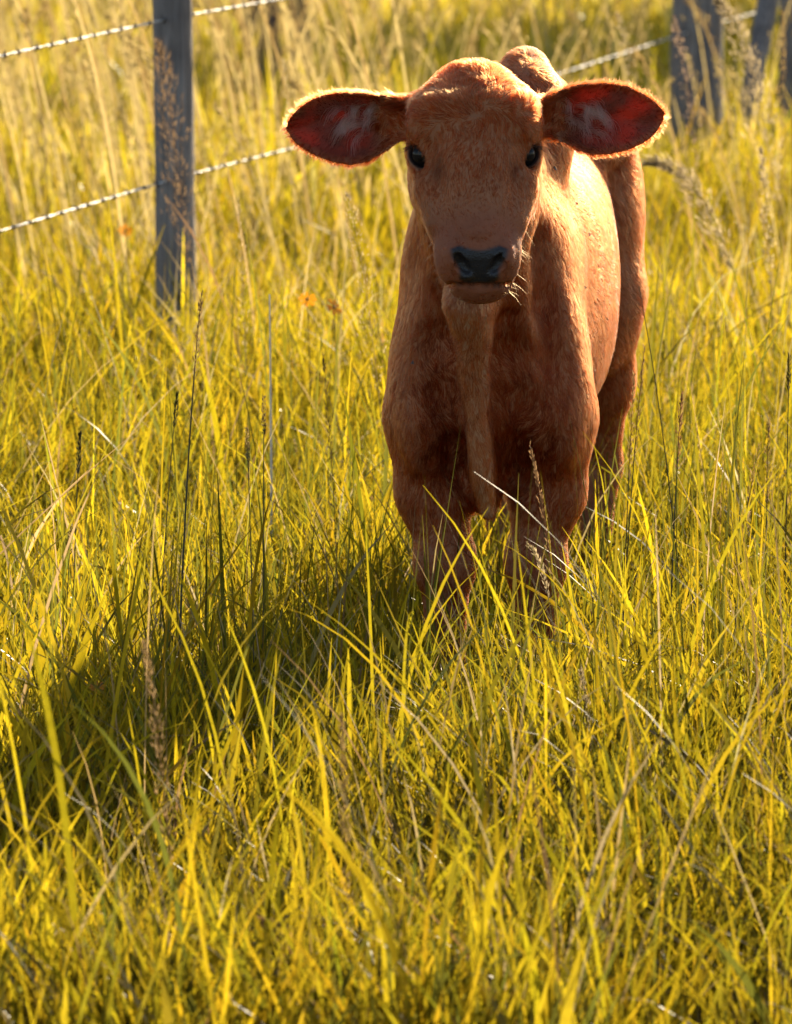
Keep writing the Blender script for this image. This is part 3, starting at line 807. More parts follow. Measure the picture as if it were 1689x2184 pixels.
def build_fence():
    P1 = ground_at(380, 880); P3 = ground_at(1483, 432)
    d = P3 - P1; d /= np.linalg.norm(d)
    fence = empty('wire_fence', tuple(P1)); tag(fence, 'barbed wire fence on weathered grey timber posts behind the calf', 'fence')
    rel = lambda p: tuple(np.asarray(p) - P1)
    post_mesh('post', rel(P1), 0.041, 1.35, (-0.012, 0.0), 3, POSTM, fence)
    p0 = P1 - d * 5.6
    post_mesh('post', rel(p0), 0.043, 1.3, (0.01, 0), 5, POSTM, fence)
    post_mesh('post', rel(P3), 0.073, 1.45, (0.004, 0), 9, POSTM, fence)
    p4 = P3 + d * 1.75
    post_mesh('post', rel(ground_at(1712, 380)), 0.075, 1.45, (0.0, 0), 12, POSTM, fence)
    # slanting brace of the strainer assembly
    a = ground_at(1560, 425) + np.array([0, 0.1, -0.05]); b = ground_at(1690, 385) + np.array([0, 0, 0.95])
    V, F = tube([rel(a + (b - a) * t) for t in np.linspace(0, 1, 8)], 0.032, 10)
    mesh_poly('brace', V, F, POSTM, fence)
    # two twisted strands
    start = P1 - d * 5.6; end = P3 + d * 2.4; Ltot = np.linalg.norm(end - start)
    side = np.array([d[1], -d[0], 0])                       # nearer the camera
    post_s = [0.0, 5.6, float(np.linalg.norm(P3 - start))]
    for hgt, sd in ((0.476, 1), (0.802, 2)):
        rg = np.random.default_rng(sd)
        s = np.arange(0, Ltot, 0.008)
        sag = np.interp(s, [0, 2.8, 5.6, (post_s[1] + post_s[2]) / 2, post_s[2], Ltot], [0, -0.012, 0, -0.02, 0, 0])
        base = start + d * s[:, None] + np.array([0, 0, 1]) * (hgt + sag)[:, None] - side * 0.0
        off = -0.046 * np.ones(len(s))
        # wire runs on the far side of the near post as in the picture: set behind it
        base = base + np.array([0, 1, 0]) * 0.046
        ph = s * 2 * math.pi / 0.15
        Vs, Fs, n0 = [], [], 0
        for k in (0, math.pi):
            pts = base + side * (0.0012 * np.cos(ph + k))[:, None] + np.array([0, 0, 1]) * (0.0012 * np.sin(ph + k))[:, None]
            V, F = tube(pts - P1, 0.00125, 5)
            Vs.append(V); Fs += [tuple(q + n0 for q in f) for f in F]; n0 += len(V)
        w = mesh_poly('wire', np.concatenate(Vs), Fs, WIREM, fence)
        q = 0.05 + rg.random() * 0.05; meshes = []
        while q < Ltot:
            i = int(q / 0.008)
            if i >= len(base): break
            c = base[i] - P1
            if not meshes or len(meshes) < 4:
                Vb, Fb, n1 = [], [], 0
                tw = np.linspace(0, 4 * math.pi, 14)
                coil = np.stack([d[0] * tw * 0.0006 + side[0] * 0.0034 * np.cos(tw), d[1] * tw * 0.0006 + side[1] * 0.0034 * np.cos(tw), 0.0034 * np.sin(tw)], 1)
                V, F = tube(coil, 0.0014, 5); Vb.append(V); Fb += F; n1 = len(V)
                for _ in range(2):
                    dr = rg.normal(size=3); dr -= d * (dr @ d) * 0.7; dr /= np.linalg.norm(dr)
                    V, F = tube([-dr * 0.012, np.zeros(3) + 1e-4, dr * 0.012], [0.0005, 0.0014, 0.0005], 5)
                    Vb.append(V); Fb += [tuple(x + n1 for x in f) for f in F]; n1 += len(V)
                ob = mesh_poly('barb', np.concatenate(Vb), Fb, BARBM, w); meshes.append(ob.data)
            else:
                ob = bpy.data.objects.new('barb', meshes[rg.integers(4)]); COL.objects.link(ob); ob.parent = w
            ob.location = c
            q += 0.10 + rg.normal() * 0.010
    # far stub of an old post between the tall grasses
    c = world_at(590, 60, 21.6)
    old = empty('old_gate_post', (c[0], 21.6, 0)); tag(old, 'split brown timber stump far behind the near fence post', 'post')
    post_mesh('trunk', (-0.035, 0, 0), 0.055, 1.2, (-0.03, 0), 21, STUMPM, old)
    post_mesh('split_rail', (0.075, 0.02, 0), 0.035, 1.15, (-0.02, 0), 22, STUMPM, old)
build_fence()

# a tree added out of the picture to shade the grass round the corner posts
def build_tree():
    m = NT('tree_leaf'); a = m.attr('tint')
    p = m.princ(**{'Base Color': a.outputs['Color'], 'Roughness': 0.5}); t = m.n('ShaderNodeBsdfTranslucent'); m.l(a.outputs['Color'], t.inputs['Color'])
    leafm = m.surf(m.mixs(0.3, p.outputs['BSDF'], t.outputs['BSDF']))
    rg = np.random.default_rng(8); c0 = np.array([3.05, 27.2, 0.0])
    tree = empty('shade_tree', tuple(c0)); tag(tree, 'unseen leafy tree added beyond the corner posts to shade the grass', 'tree')
    Vs, Fs, n0 = [], [], 0
    V, F = tube([(0, 0, -0.2), (0.03, 0, 0.7), (-0.03, 0.05, 1.5), (0.02, 0, 2.6)], [0.13, 0.11, 0.09, 0.05], 10); Vs.append(V); Fs += F; n0 = len(V)
    tips = []
    for k in range(14):
        az = k * 2.4; z0 = 1.0 + 1.3 * rg.random(); L = rg.uniform(0.8, 1.35); e = np.array([math.cos(az) * L, math.sin(az) * L, z0 + rg.uniform(0.3, 1.1)])
        V, F = tube(curve_pts_((0, 0, z0), e), np.linspace(0.045, 0.012, 6), 7); Vs.append(V); Fs += [tuple(q + n0 for q in f) for f in F]; n0 += len(V); tips.append(e)
    mesh_poly('trunk', np.concatenate(Vs), Fs, STUMPM, tree)
    n = 15000; tp = np.array(tips + [(0, 0, 2.9)])[rg.integers(0, 15, n)]
    P = tp * rg.uniform(0.75, 1.08, (n, 1)) + rg.normal(0, 0.24, (n, 3)); P[:, 2] = np.maximum(P[:, 2], 0.8)
    u = rg.normal(size=(n, 3)); u /= np.linalg.norm(u, axis=1, keepdims=True); v = np.cross(u, rg.normal(size=(n, 3))); v /= np.linalg.norm(v, axis=1, keepdims=True)
    s = rg.uniform(0.05, 0.09, (n, 1)); Q = np.stack([P - u * s, P - v * s * 0.45, P + u * s, P + v * s * 0.45], 1).reshape(-1, 3)
    o = mesh_np('crown', Q, np.arange(4 * n).reshape(-1, 4), leafm, tree, smooth=False)
    vcol(o, 'tint', np.repeat(np.array([[0.07, 0.10, 0.02]]) * rg.uniform(0.6, 1.4, (n, 1)), 4, 0))
def curve_pts_(a, b):
    a, b = np.array(a, float), np.array(b, float); t = np.linspace(0, 1, 6)[:, None]
    return a + (b - a) * t + np.array([0, 0, -0.12]) * np.sin(math.pi * t)
build_tree()


# ------------------------------------------------------------------ grass
def grass_mat(name, rough=0.32, trans=0.5, spec=0.5):
    m = NT(name); a = m.attr('tint')
    tc = m.n('ShaderNodeTexCoord')
    n = m.noise(90.0, 3, tc.outputs['Object'])
    r = m.ramp(n.outputs['Fac'], [(0.3, (0.8, 0.8, 0.75)), (0.7, (1.1, 1.08, 1.0))])
    c = m.mixc(1.0, a.outputs['Color'], r.outputs['Color'], 'MULTIPLY')
    sp = m.n('ShaderNodeMath', operation='MULTIPLY'); m.l(a.outputs['Alpha'], sp.inputs[0]); sp.inputs[1].default_value = spec
    dk = m.mixc(1.0, c, (0.22, 0.24, 0.3), 'MULTIPLY')
    p = m.princ(**{'Base Color': dk, 'Roughness': rough, 'Specular IOR Level': sp.outputs[0]})
    g = m.n('ShaderNodeGamma'); m.l(c, g.inputs['Color']); g.inputs['Gamma'].default_value = 0.75
    t = m.n('ShaderNodeBsdfTranslucent'); m.l(g.outputs['Color'], t.inputs['Color'])
    return m.surf(m.mixs(trans, p.outputs['BSDF'], t.outputs['BSDF']))

GRASSM = grass_mat('grass_blade', 0.36, 0.60, 0.55)
STRAWM = grass_mat('dry_straw', 0.6, 0.45, 0.3)

GREEN = np.array([[0.290, 0.208, 0.0035], [0.350, 0.238, 0.0035], [0.165, 0.134, 0.004], [0.430, 0.285, 0.004], [0.080, 0.078, 0.006]])
FAR = np.array([[0.40, 0.28, 0.006], [0.50, 0.36, 0.012], [0.30, 0.23, 0.004], [0.60, 0.45, 0.10]])
STRAW = np.array([[0.42, 0.30, 0.11], [0.36, 0.24, 0.08], [0.50, 0.39, 0.19], [0.30, 0.16, 0.06]])

def ribbons(base, h, width, az, lean, curl, face, nseg, kink=None, taper=0.75):
    """blades: base (n,3), height along the blade, width, azimuth of the lean, lean (rad at root), curl (added towards the tip)"""
    n = len(base); t = np.linspace(0, 1, nseg + 1)
    ang = lean[:, None] + curl[:, None] * t[None] ** 1.5                     # from vertical
    ds = (h / nseg)[:, None]
    st = (np.sin(ang) * ds); ct = (np.cos(ang) * ds)
    hx = np.concatenate([np.zeros((n, 1)), np.cumsum(st[:, :-1], 1)], 1); hz = np.concatenate([np.zeros((n, 1)), np.cumsum(ct[:, :-1], 1)], 1)
    C = np.stack([base[:, 0:1] + hx * np.cos(az)[:, None], base[:, 1:2] + hx * np.sin(az)[:, None], base[:, 2:3] + hz], -1)
    fx = np.stack([np.cos(face), np.sin(face), np.zeros(n)], 1)
    prof = np.minimum(1, 0.55 + 1.6 * t) * np.clip((1 - t) / (1 - taper), 0.06, 1) ** 0.8
    Wd = (width[:, None] * prof[None] * 0.5)[:, :, None]
    tw = (rng.normal(0, 0.7, n)[:, None] * t[None])
    side = np.stack([np.cos(face[:, None] + tw), np.sin(face[:, None] + tw), np.zeros_like(tw)], -1)
    V = np.stack([C - side * Wd, C + side * Wd], 2)                          # n, k, 2, 3
    k = nseg + 1
    idx = (np.arange(n) * (2 * k))[:, None] + (np.arange(nseg) * 2)[None]
    F = np.stack([idx, idx + 1, idx + 3, idx + 2], -1).reshape(-1, 4)
    return V.reshape(-1, 3), F, 2 * k

def half_width(y, extra):           # half the field of view on the ground, plus room for a step aside
    return 0.0571 * y + extra

def scatter(n, y0, y1, extra, clump=0.0, cr=0.05, per=30):
    """points in the wedge the camera sees, a share of them gathered into tussocks"""
    out = []
    def uni(m_):
        ys = np.sqrt(rng.uniform(0, 1, m_) * ((y1 + 6) ** 2 - (y0 + 6) ** 2) + (y0 + 6) ** 2) - 6
        return np.stack([rng.uniform(-1, 1, m_) * half_width(ys, extra), ys], 1)
    nc = int(n * clump / per)
    a = uni(int(n * (1 - clump)))
    if nc:
        c = uni(nc); k = rng.integers(0, nc, nc * per)
        o = rng.normal(0, 1, (nc * per, 2)) * cr * rng.uniform(0.5, 1.2, nc)[k][:, None]
        return np.concatenate([a, c[k] + o]), np.concatenate([np.zeros((len(a), 2)), o])
    return a, np.zeros((len(a), 2))

def ground_z(x, y):
    return (vnoise(x * 1.3, y * 1.3, 3) - 0.5) * 0.05 + (vnoise(x * 4, y * 4, 5) - 0.5) * 0.02 - 0.014

def tints(n, pal, wts, x, y, var=0.38):
    c = pal[rng.choice(len(pal), n, p=np.array(wts) / sum(wts))]
    big = 0.75 + 0.5 * vnoise(x * 1.1, y * 0.7, 31)
    c = c * (big * rng.uniform(1 - var, 1 + var, n))[:, None] * (1 + rng.normal(0, 0.06, (n, 3)))
    # a few blades are waxy and catch the light
    return np.concatenate([c, np.where(rng.random((n, 1)) < 0.06, 0.7, 0.10)], 1)

class Mass:
    def __init__(s): s.V, s.F, s.C, s.n = [], [], [], 0
    def add(s, V, F, per, col):
        s.V.append(V.astype(np.float32)); s.F.append(F + s.n); s.C.append(np.repeat(col, per, 0).astype(np.float32)); s.n += len(V)
    def build(s, name, mat):
        o = mesh_np(name, np.concatenate(s.V), np.concatenate(s.F), mat)
        C = np.concatenate(s.C); C[:, :3] = np.clip(C[:, :3], 0.002, 0.9); vcol(o, 'tint', C); return o

def blades(M, n, y0, y1, extra, hm, wm, nseg, clump, lean_s, pal=GREEN, wts=(4, 4, 2, 3, 1), hvar=0.3, wind=0.0, curl=(0.35, 0.5), cr=0.05, per=30):
    p, off = scatter(int(n * 1.35), y0, y1, extra, clump, cr, per)
    c_ = p - off                                               # whole tussocks thin out together
    ok = rng.random(len(p)) < 0.35 + 1.0 * vnoise(c_[:, 0] * 3.2, c_[:, 1] * 1.6, 77)
    thin = np.exp(-((c_[:, 0] + 0.25) / 0.42) ** 2) * sstep(7.9, 8.4, c_[:, 1]) * sstep(9.5, 9.0, c_[:, 1])   # a sparser patch
    ok &= rng.random(len(p)) > 0.5 * thin
    p, off = p[ok], off[ok]
    n = len(p); x, y = p.T
    hh = hm * np.clip(rng.normal(1, hvar, n), 0.35, 2.0) * (0.75 + 0.5 * vnoise(x * 2.2, y * 1.5, 41))
    hh = hh * (1 - 0.06 * np.exp(-((x - 0.15) / 0.40) ** 2) * sstep(8.6, 9.3, y) * sstep(11.2, 10.2, y))   # grazed and trodden by the calf
    az = rng.uniform(0, 2 * math.pi, n)
    has = np.abs(off).sum(1) > 0
    az = np.where(has, np.arctan2(off[:, 1], off[:, 0]) + rng.normal(0, 0.6, n), az)
    lean = np.abs(rng.normal(0, lean_s, n)) + np.hypot(off[:, 0], off[:, 1]) * 2.2
    cu = rng.normal(curl[0], curl[1], n)
    base = np.stack([x, y, ground_z(x, y)], 1)
    w = wm * np.exp(rng.normal(0, 0.35, n))
    V, F, per_ = ribbons(base, hh, w, az, lean, np.abs(cu), rng.uniform(0, math.pi, n), nseg)
    if wind: V[:, 0] += wind * np.maximum(V[:, 2], 0) ** 1.5
    M.add(V, F, per_, tints(n, pal, wts, x, y))

def build_grass():
    G = Mass()
    # near field, from in front of the lens to the calf
    blades(G, 13000, 7.0, 9.3, 0.55, 0.18, 0.0045, 7, 0.6, 0.28, wts=(4, 4, 3, 3, 3))
    blades(G, 900, 7.0, 9.4, 0.5, 0.32, 0.0052, 9, 0.2, 0.30, curl=(0.9, 0.4))
    blades(G, 20000, 9.0, 12.4, 0.60, 0.19, 0.0040, 6, 0.6, 0.24, wts=(4, 4, 3, 3, 2.5))
    blades(G, 28000, 12.2, 17.5, 0.8, 0.20, 0.0050, 5, 0.5, 0.24, wts=(4, 4, 1, 3, 0.5))
    blades(G, 40000, 17.0, 27.0, 1.9, 0.24, 0.0065, 4, 0.45, 0.26, FAR, (3, 3, 2, 2))
    blades(G, 18000, 26.0, 40.0, 3.2, 0.34, 0.0100, 3, 0.4, 0.28, FAR, (3, 3, 2, 3))
    # long arching blades
    blades(G, 1900, 7.2, 13.0, 0.55, 0.32, 0.0040, 9, 0.2, 0.25, curl=(1.0, 0.5))
    # upright stems
    blades(G, 2600, 8.6, 13.0, 0.55, 0.33, 0.0028, 6, 0.3, 0.10, wts=(2, 1, 4, 0, 6), curl=(0.1, 0.15), cr=0.09, per=24)
    # hair-fine grass
    blades(G, 21000, 7.2, 13.5, 0.55, 0.22, 0.0016, 5, 0.35, 0.42, curl=(0.7, 0.7))
    g = G.build('grass', GRASSM); tag(g, 'sunlit yellow green meadow grass all around the calf', 'grass', kind='stuff')
    S = Mass()
    # dead thatch low down and dry straws
    blades(S, 16000, 7.2, 18.0, 0.7, 0.13, 0.0030, 3, 0.2, 0.9, STRAW, (3, 4, 1, 4), curl=(0.5, 0.5))
    blades(S, 2600, 7.2, 17.0, 0.7, 0.36, 0.0022, 6, 0.1, 0.35, STRAW, (3, 3, 3, 1), curl=(0.6, 0.5))
    s = S.build('dry_grass', STRAWM); tag(s, 'dry straw coloured grass and thatch among the green blades', 'grass', kind='stuff')
build_grass()

# ------------------------------------------------------------------ seed stalks
STEMG = np.array([0.085, 0.080, 0.018]); STEMS = np.array([0.38, 0.26, 0.10])

def opaque_mat(name, rough=0.5):
    m = NT(name); a = m.attr('tint')
    return m.surf(m.princ(**{'Base Color': a.outputs['Color'], 'Roughness': rough}).outputs['BSDF'])
STEMM = opaque_mat('grass_stem')

def curve_pts(base, tip, bow, n):
    """from base to tip, rising first and bending towards the tip"""
    base, tip = np.asarray(base, float), np.asarray(tip, float)
    mid = np.array([base[0] * (1 - 0.35) + tip[0] * 0.35, base[1] * 0.65 + tip[1] * 0.35, base[2] + (tip[2] - base[2]) * (0.6 + bow)])
    t = np.linspace(0, 1, n)[:, None]
    return base * (1 - t) ** 2 + 2 * mid * t * (1 - t) + tip * t * t

def diamonds(P, D, L, W):
    """small pointed husks at P along D"""
    n = len(P); up = rng.normal(size=(n, 3)); s = np.cross(D, up); s /= np.linalg.norm(s, axis=1, keepdims=True) + 1e-9
    u = np.cross(s, D)
    L = L[:, None]; W = W[:, None]
    V = np.stack([P, P + D * L * 0.45 + s * W, P + D * L, P + D * L * 0.45 - s * W, P + D * L * 0.45 + u * W * 0.8, P + D * L * 0.45 - u * W * 0.8], 1)
    b = (np.arange(n) * 6)[:, None]
    F = np.concatenate([b + np.array([[0, 1, 2, 3]]), b + np.array([[0, 4, 2, 5]])])
    return V.reshape(-1, 3), F

def head_geo(pts, kind, size, rg, fat=1.0):
    """husks of the seed head laid along the top of the stem; returns V, F"""
    d = np.gradient(pts, axis=0); d /= np.linalg.norm(d, axis=1, keepdims=True)
    if kind == 'spike':
        n = 90
        t = rg.uniform(0, 1, n); i = t * (len(pts) - 1); P = np.stack([np.interp(i, np.arange(len(pts)), pts[:, c]) for c in range(3)], 1)
        D = d[np.clip(i.astype(int), 0, len(d) - 1)]
        r = rg.normal(size=(n, 3)); r -= D * (r * D).sum(1)[:, None]; r /= np.linalg.norm(r, axis=1, keepdims=True)
        rad = size * np.sin(np.pi * np.clip(t * 0.9 + 0.08, 0, 1)) ** 0.5
        return diamonds(P + r * rad[:, None] * 0.5, D * 0.8 + r * 0.55, np.full(n, 0.0045), np.full(n, 0.0009))
    n = {'plume': 560, 'panicle': 260, 'slim': 120}[kind]
    t = rg.uniform(0, 1, n) ** 0.9; i = t * (len(pts) - 1); P = np.stack([np.interp(i, np.arange(len(pts)), pts[:, c]) for c in range(3)], 1)
    D = d[np.clip(i.astype(int), 0, len(d) - 1)]
    # husks sit on short side branches that lean forward and hang
    nb = {'plume': 30, 'panicle': 16, 'slim': 12}[kind]
    br = rg.normal(size=(nb, 3)); br[:, 2] -= 0.4
    bi = rg.integers(0, nb, n); r = br[bi] + rg.normal(size=(n, 3)) * 0.25
    r -= D * (r * D).sum(1)[:, None]; r /= np.linalg.norm(r, axis=1, keepdims=True)
    spread = size * (1 - t) ** 0.6 * rg.uniform(0.05, 1, n) * np.clip(t * 6, 0.2, 1)
    Q = P + r * spread[:, None] + D * spread[:, None] * 1.1 + np.array([0, 0, -1]) * (spread ** 1.3 * 1.2)[:, None]
    Lq = rg.uniform(0.010, 0.022, n) if kind == 'plume' else rg.uniform(0.005, 0.010, n)
    return diamonds(Q, D * 0.9 + r * 0.35, Lq, rg.uniform(0.0005, 0.0009, n) * fat)

def stalk(name, label, foot, tip, y, head=0.25, kind='slim', size=0.012, bow=0.2, stem_col=STEMG, head_col=STEMS, r=0.0016, group='tall seed stalks in the meadow', cat='grass stalk', yt=None):
    rg = np.random.default_rng(abs(hash((foot, tip))) % (2 ** 31))
    b = world_at(foot[0], foot[1], y); b[2] = ground_z(np.array([b[0]]), np.array([b[1]]))[0]
    t = world_at(tip[0], tip[1], yt or y)
    pts = curve_pts(b, t, bow, 26)
    e = empty(name, tuple(b)); tag(e, label, cat, group)
    L = np.linalg.norm(t - b)
    k = max(4, int(26 * (1 - head)))
    V, F = tube(pts[:k + 1 if kind != 'none' else 26] - b, np.linspace(r, r * 0.45, k + 1 if kind != 'none' else 26), 6)
    o = mesh_poly('stem', V, F, STEMM, e); vcol(o, 'tint', np.tile(stem_col * rg.uniform(0.85, 1.15), (len(V), 1)))
    if kind != 'none':
        hp = pts[k - 1:] - b
        V, F = head_geo(hp, kind, size, rg, (1.0 if label.startswith('brown') else 2.0) if y > 12.5 else 1.0)
        V2, F2 = tube(hp, np.linspace(r * 0.45, r * 0.2, len(hp)), 5)
        F2 = [tuple(int(q) + len(V) for q in f) for f in F2]
        o = mesh_poly('seed_head', np.concatenate([V, V2]), [tuple(f) for f in F] + F2, STRAWM, e)
        vcol(o, 'tint', np.repeat(head_col * rg.uniform(0.7, 1.3, ((len(V) + len(V2)) // 2 + 1, 1)), 2, 0)[:len(V) + len(V2)])
    return e

BR = np.array([0.32, 0.19, 0.07]); DK = np.array([0.05, 0.045, 0.016]); PALE = np.array([0.66, 0.50, 0.27]); OCH = np.array([0.42, 0.26, 0.08])  # DK is darkened: the stems' shaded side is put into the colour

def build_stalks():
    S = stalk
    # between the fence post and the calf
    S('grass_stalk', 'tall dark leaning stalk with slender tip in front of the fence post', (372, 1330), (430, 625), 9.7, 0.22, 'slim', 0.006, 0.05, DK, BR, 0.0022)
    S('grass_stalk', 'dark stalk with short upright cylindrical spike, higher of a pair', (560, 1300), (563, 846), 9.75, 0.09, 'spike', 0.0030, 0.0, DK, np.array([0.30, 0.20, 0.07]), 0.0013)
    S('grass_stalk', 'dark stalk with short cylindrical spike, lower of a pair', (545, 1260), (526, 912), 9.75, 0.10, 'spike', 0.0030, 0.0, DK, np.array([0.30, 0.20, 0.07]), 0.0013)
    S('grass_stalk', 'dark stalk with a stubby brown spike low near the picture edge', (130, 1420), (152, 1120), 9.6, 0.12, 'spike', 0.0032, 0.0, DK, np.array([0.30, 0.20, 0.07]), 0.0013)
    S('grass_stalk', 'thin dark bare stalk standing left of the shaded grass', (150, 1400), (170, 925), 10.0, 0.15, 'slim', 0.003, 0.0, DK, DK, 0.0014)
    S('grass_stalk', 'thin olive bare stalk between the leaning stalk and the spikes', (330, 1310), (378, 840), 10.0, 0.1, 'slim', 0.003, 0.0, STEMG, STEMG, 0.0014)
    S('grass_stalk', 'tan drooping seed head just left of the calf chest', (840, 850), (742, 415), 11.4, 0.55, 'panicle', 0.030, 0.1, STEMS, PALE, 0.0014)
    S('grass_stalk', 'tan feathery stalk standing halfway between post and calf', (535, 900), (508, 425), 12.0, 0.5, 'slim', 0.014, 0.05, STEMS, PALE, 0.0015)
    S('grass_stalk', 'straw stalk with sparse seeds left of the calf shoulder', (730, 1180), (690, 760), 10.2, 0.55, 'slim', 0.008, 0.05, STEMS, OCH, 0.0013)
    S('grass_stalk', 'bare straw standing upright, its sun glint painted near white', (580, 900), (575, 628), 11.2, 0.0, 'none', 0.0, 0.0, np.array([0.7, 0.66, 0.55]), PALE, 0.0026)  # sun glint put into the stem as a near-white colour
    # brown plume leaning over the fence post
    S('grass_stalk', 'brown curled plume leaning across the grey fence post', (420, 700), (338, 95), 13.6, 0.62, 'plume', 0.050, 0.15, STEMS * 0.8, np.array([0.38, 0.22, 0.10]), 0.0018)
    # blurred ones close to the lens
    S('grass_stalk', 'blurred straw coloured tall seed head in the shaded foreground', (385, 1990), (308, 1372), 7.75, 0.62, 'panicle', 0.013, 0.10, OCH, np.array([0.40, 0.24, 0.10]), 0.0016)
    S('grass_stalk', 'blurred faint straw seed head below the calf in the foreground', (745, 2050), (728, 1530), 7.7, 0.6, 'panicle', 0.010, 0.05, OCH, OCH, 0.0013)
    S('grass_stalk', 'reddish brown blurred seed head at the bottom of the picture', (690, 2150), (560, 1960), 7.6, 0.6, 'panicle', 0.016, 0.25, OCH, np.array([0.34, 0.16, 0.08]), 0.0013)
    S('grass_stalk', 'brown seed stalk crossing the calf foreleg on the sunny side', (1225, 1560), (1130, 950), 9.2, 0.45, 'slim', 0.005, 0.1, OCH, np.array([0.36, 0.19, 0.08]), 0.0014)
    S('grass_stalk', 'small hairy seed stalk bending over the sunny foreleg', (1215, 1500), (1128, 1165), 9.3, 0.35, 'slim', 0.005, 0.35, OCH, PALE, 0.0012)
    S('grass_stalk', 'pale fluffy seed head low in front of the sunny foreleg', (1275, 1750), (1238, 1430), 8.9, 0.6, 'panicle', 0.012, 0.05, OCH, PALE * 0.8, 0.0012)
    # right of the calf
    S('grass_stalk', 'dark straight stalk nearest the calf hind leg', (1322, 1300), (1352, 800), 9.9, 0.3, 'slim', 0.004, 0.0, DK, BR, 0.0015)
    S('grass_stalk', 'dark stalk with brown seeds, second out from the hind leg', (1318, 1330), (1374, 740), 10.0, 0.3, 'slim', 0.004, 0.0, DK, BR, 0.0016)
    S('grass_stalk', 'long dark stalk leaning towards the calf flank', (1470, 1150), (1362, 610), 10.4, 0.0, 'none', 0.003, 0.0, DK, DK, 0.0014)
    S('grass_stalk', 'dark upright stalk with reddish tip amid the sunlit grass', (1420, 1420), (1453, 840), 9.8, 0.22, 'slim', 0.005, 0.0, DK, np.array([0.26, 0.12, 0.05]), 0.0017)
    S('grass_stalk', 'dark stalk with pale kinked seed head leaning outwards', (1545, 1480), (1618, 950), 9.7, 0.35, 'slim', 0.006, 0.1, DK, OCH, 0.0017)
    S('grass_stalk', 'dark thick stalk with tuft at its tip near the picture edge', (1630, 1260), (1638, 900), 10.2, 0.3, 'slim', 0.007, 0.0, DK, BR, 0.0019)
    S('grass_stalk', 'thin dark stalk rising at the very edge beside the tufted one', (1672, 1250), (1683, 760), 10.3, 0.1, 'slim', 0.003, 0.0, DK, DK, 0.0016)
    # by the strainer posts
    S('grass_stalk', 'large pale drooping seed plume in front of the brace', (1700, 560), (1535, 5), 14.5, 0.62, 'plume', 0.045, 0.28, STEMS, PALE, 0.0018)
    S('grass_stalk', 'pinkish tan seed head standing before the thick fence post', (1520, 560), (1436, 40), 14.6, 0.5, 'panicle', 0.028, 0.15, STEMS, np.array([0.46, 0.30, 0.20]), 0.0016)
    S('grass_stalk', 'bright arching seed plume just beyond the calf rump', (1640, 700), (1378, 345), 13.4, 0.6, 'plume', 0.030, 0.45, STEMS, PALE, 0.0017)
    S('grass_stalk', 'slender tan seed head below the slanting brace', (1660, 640), (1622, 318), 13.0, 0.5, 'panicle', 0.016, 0.1, STEMS, PALE, 0.0014)
    S('grass_stalk', 'upright tan stalk beside the far corner post', (1660, 600), (1668, 25), 14.8, 0.55, 'panicle', 0.018, 0.0, STEMS, OCH, 0.0018)
    S('grass_stalk', 'tan seed stalk rising behind the ear near the corner post', (1400, 520), (1318, 30), 15.5, 0.5, 'panicle', 0.022, 0.1, STEMS, PALE, 0.0016)
    S('grass_stalk', 'slender tan stalk rising above the other ear', (640, 520), (604, 130), 14.5, 0.5, 'slim', 0.012, 0.1, STEMS, PALE, 0.0015)
build_stalks()

def build_seed_mass():
    """the far field is full of ripe, pale seed heads nobody could count"""
    M = Mass()
    rg = np.random.default_rng(17)
    protos = []
    for k in range(7):
        L = 1.0; lean = rg.uniform(0.12, 0.35)
        pts = curve_pts((0, 0, 0), (-lean, 0, 0.95), 0.15 + 0.1 * rg.random(), 14)
        hv, hf = head_geo(pts[7:], 'panicle', 0.055, rg)
        keep = np.sort(rg.choice(len(hf) // 2, 36, replace=False)); n_ = len(hf) // 2
        vi = (keep[:, None] * 6 + np.arange(6)).ravel(); c = hv.reshape(-1, 6, 3)[keep]
        cen = c.mean(1, keepdims=True); c = cen + (c - cen) * 4.2
        hv = c.reshape(-1, 3); b = (np.arange(36) * 6)[:, None]; hf = np.concatenate([b + [[0, 1, 2, 3]], b + [[0, 4, 2, 5]]])
        w = 0.003; sv = np.concatenate([pts + [w, 0, 0], pts - [w, 0, 0]]); m_ = len(pts)
        sf = np.array([(i, i + 1, m_ + i + 1, m_ + i) for i in range(m_ - 1)])
        protos.append((np.concatenate([sv, hv]), np.concatenate([sf, hf + len(sv)])))
    n = 3600
    p, _ = scatter(n, 14.0, 34.0, 1.4)
    n = len(p); x, y = p.T
    left = sstep(0.9, -0.6, x / (0.057 * y))
    ok = rng.random(n) < (0.25 + 0.75 * left) * sstep(13.5, 17, y)
    near = np.stack([rg.uniform(-1.25, 0.15, 70) , rg.uniform(14.6, 20.0, 70)], 1); near[:, 0] *= near[:, 1] / 18.0
    pts_ = [(a_, b_, 0) for a_, b_ in p[ok]] + [(a_, b_, 1) for a_, b_ in near]
    for (px, py, tall) in pts_:
        V, F = protos[rg.integers(7)]
        sc = rg.uniform(0.38, 0.72); a = rg.normal(0, 0.5) + (math.pi if rg.random() < 0.25 else 0)
        if tall: sc = rg.uniform(0.75, 1.05); a = rg.normal(0, 0.3)
        c, s_ = math.cos(a), math.sin(a)
        W = np.stack([V[:, 0] * c - V[:, 1] * s_, V[:, 0] * s_ + V[:, 1] * c, V[:, 2]], 1) * sc + [px, py, -0.01]
        col = (np.array([0.50, 0.36, 0.12]) * rg.uniform(0.9, 1.4) if rg.random() < 0.7 else OCH)[None]; col = np.concatenate([col, [[0.2]]], 1)
        M.add(W, F, len(V), col)
    o = M.build('seed_grass', STRAWM); tag(o, 'pale ripe seed heads filling the blurred field behind the fence', 'grass', kind='stuff')
build_seed_mass()

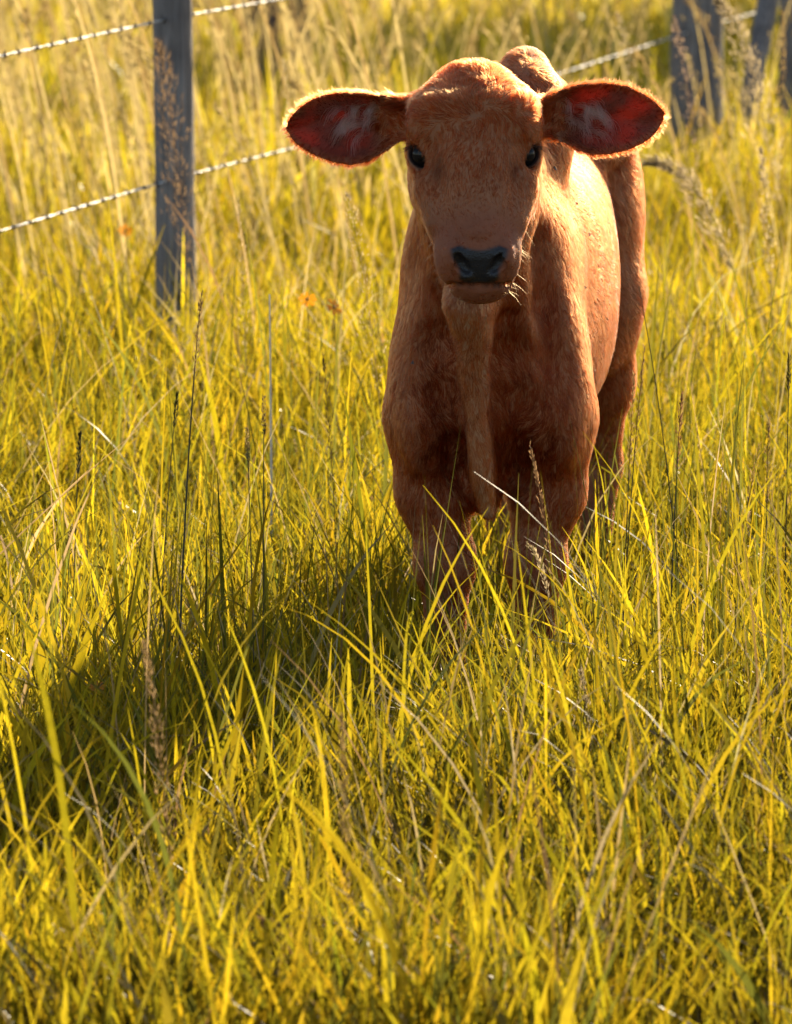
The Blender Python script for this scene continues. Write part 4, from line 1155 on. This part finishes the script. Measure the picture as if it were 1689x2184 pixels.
# ------------------------------------------------------------------ small orange flowers
m = NT('petal_orange'); tp_ = m.n('ShaderNodeBsdfTranslucent'); tp_.inputs['Color'].default_value = (0.9, 0.35, 0.01, 1)
PETM = m.surf(m.mixs(0.55, m.princ(**{'Base Color': (0.75, 0.24, 0.01), 'Roughness': 0.6}).outputs['BSDF'], tp_.outputs['BSDF']))
m = NT('flower_eye'); FEYE = m.surf(m.princ(**{'Base Color': (0.35, 0.14, 0.01), 'Roughness': 0.7}).outputs['BSDF'])
def flower(label, u, v, y, size=0.014, tilt=0.6, seed=0):
    rg = np.random.default_rng(seed)
    t = world_at(u, v, y); b = np.array([t[0] + 0.01, y + 0.01, -0.01])
    e = empty('wildflower', tuple(b)); tag(e, label, 'flower', 'orange wildflowers in the grass')
    V, F = tube(curve_pts((0, 0, 0), t - b, 0.05, 8), 0.0011, 6); o = mesh_poly('stem', V, F, STEMM, e); vcol(o, 'tint', np.tile(STEMG, (len(V), 1)))
    R = rot('x', tilt) @ rot('y', rg.normal(0, 0.3)); c = t - b
    n = 8
    for k in range(n):
        a = 2 * math.pi * k / n + rg.normal(0, 0.08); s_ = size * rg.uniform(0.85, 1.1)
        pr = np.array([[0.15, 0.0, 0.02], [0.45, 0.18, 0.06], [0.85, 0.22, 0.05], [1.0, 0.0, 0.0], [0.85, -0.22, 0.05], [0.45, -0.18, 0.06], [0.55, 0, -0.02]]) * s_
        pr = (R @ (rot('z', a) @ pr.T)).T + c
        mesh_poly('petal', pr, [(0, 1, 6), (1, 2, 6), (2, 3, 6), (3, 4, 6), (4, 5, 6), (5, 0, 6)], PETM, e)
    ph = np.linspace(0, 2 * math.pi, 8, endpoint=False); r = size * 0.22
    Vd = np.concatenate([np.stack([r * np.cos(ph), r * np.sin(ph), 0 * ph], 1), np.stack([r * .6 * np.cos(ph), r * .6 * np.sin(ph), r * .7 + 0 * ph], 1), [[0, 0, r]]])
    Fd = [(j, (j + 1) % 8, 8 + (j + 1) % 8, 8 + j) for j in range(8)] + [(8 + j, 8 + (j + 1) % 8, 16) for j in range(8)]
    mesh_poly('flower_disc', (R @ Vd.T).T + c, Fd, FEYE, e)
flower('small orange flower low beside the near fence post', 268, 492, 14.3, 0.016, 0.9, 1)
flower('orange flower left of the calf chest, nearer the post of two', 655, 638, 12.4, 0.016, 1.0, 2)
flower('orange flower closest to the calf chest', 712, 655, 12.3, 0.018, 0.8, 3)
flower('reddish orange flower in the shaded grass', 205, 1465, 9.35, 0.013, 0.5, 4)
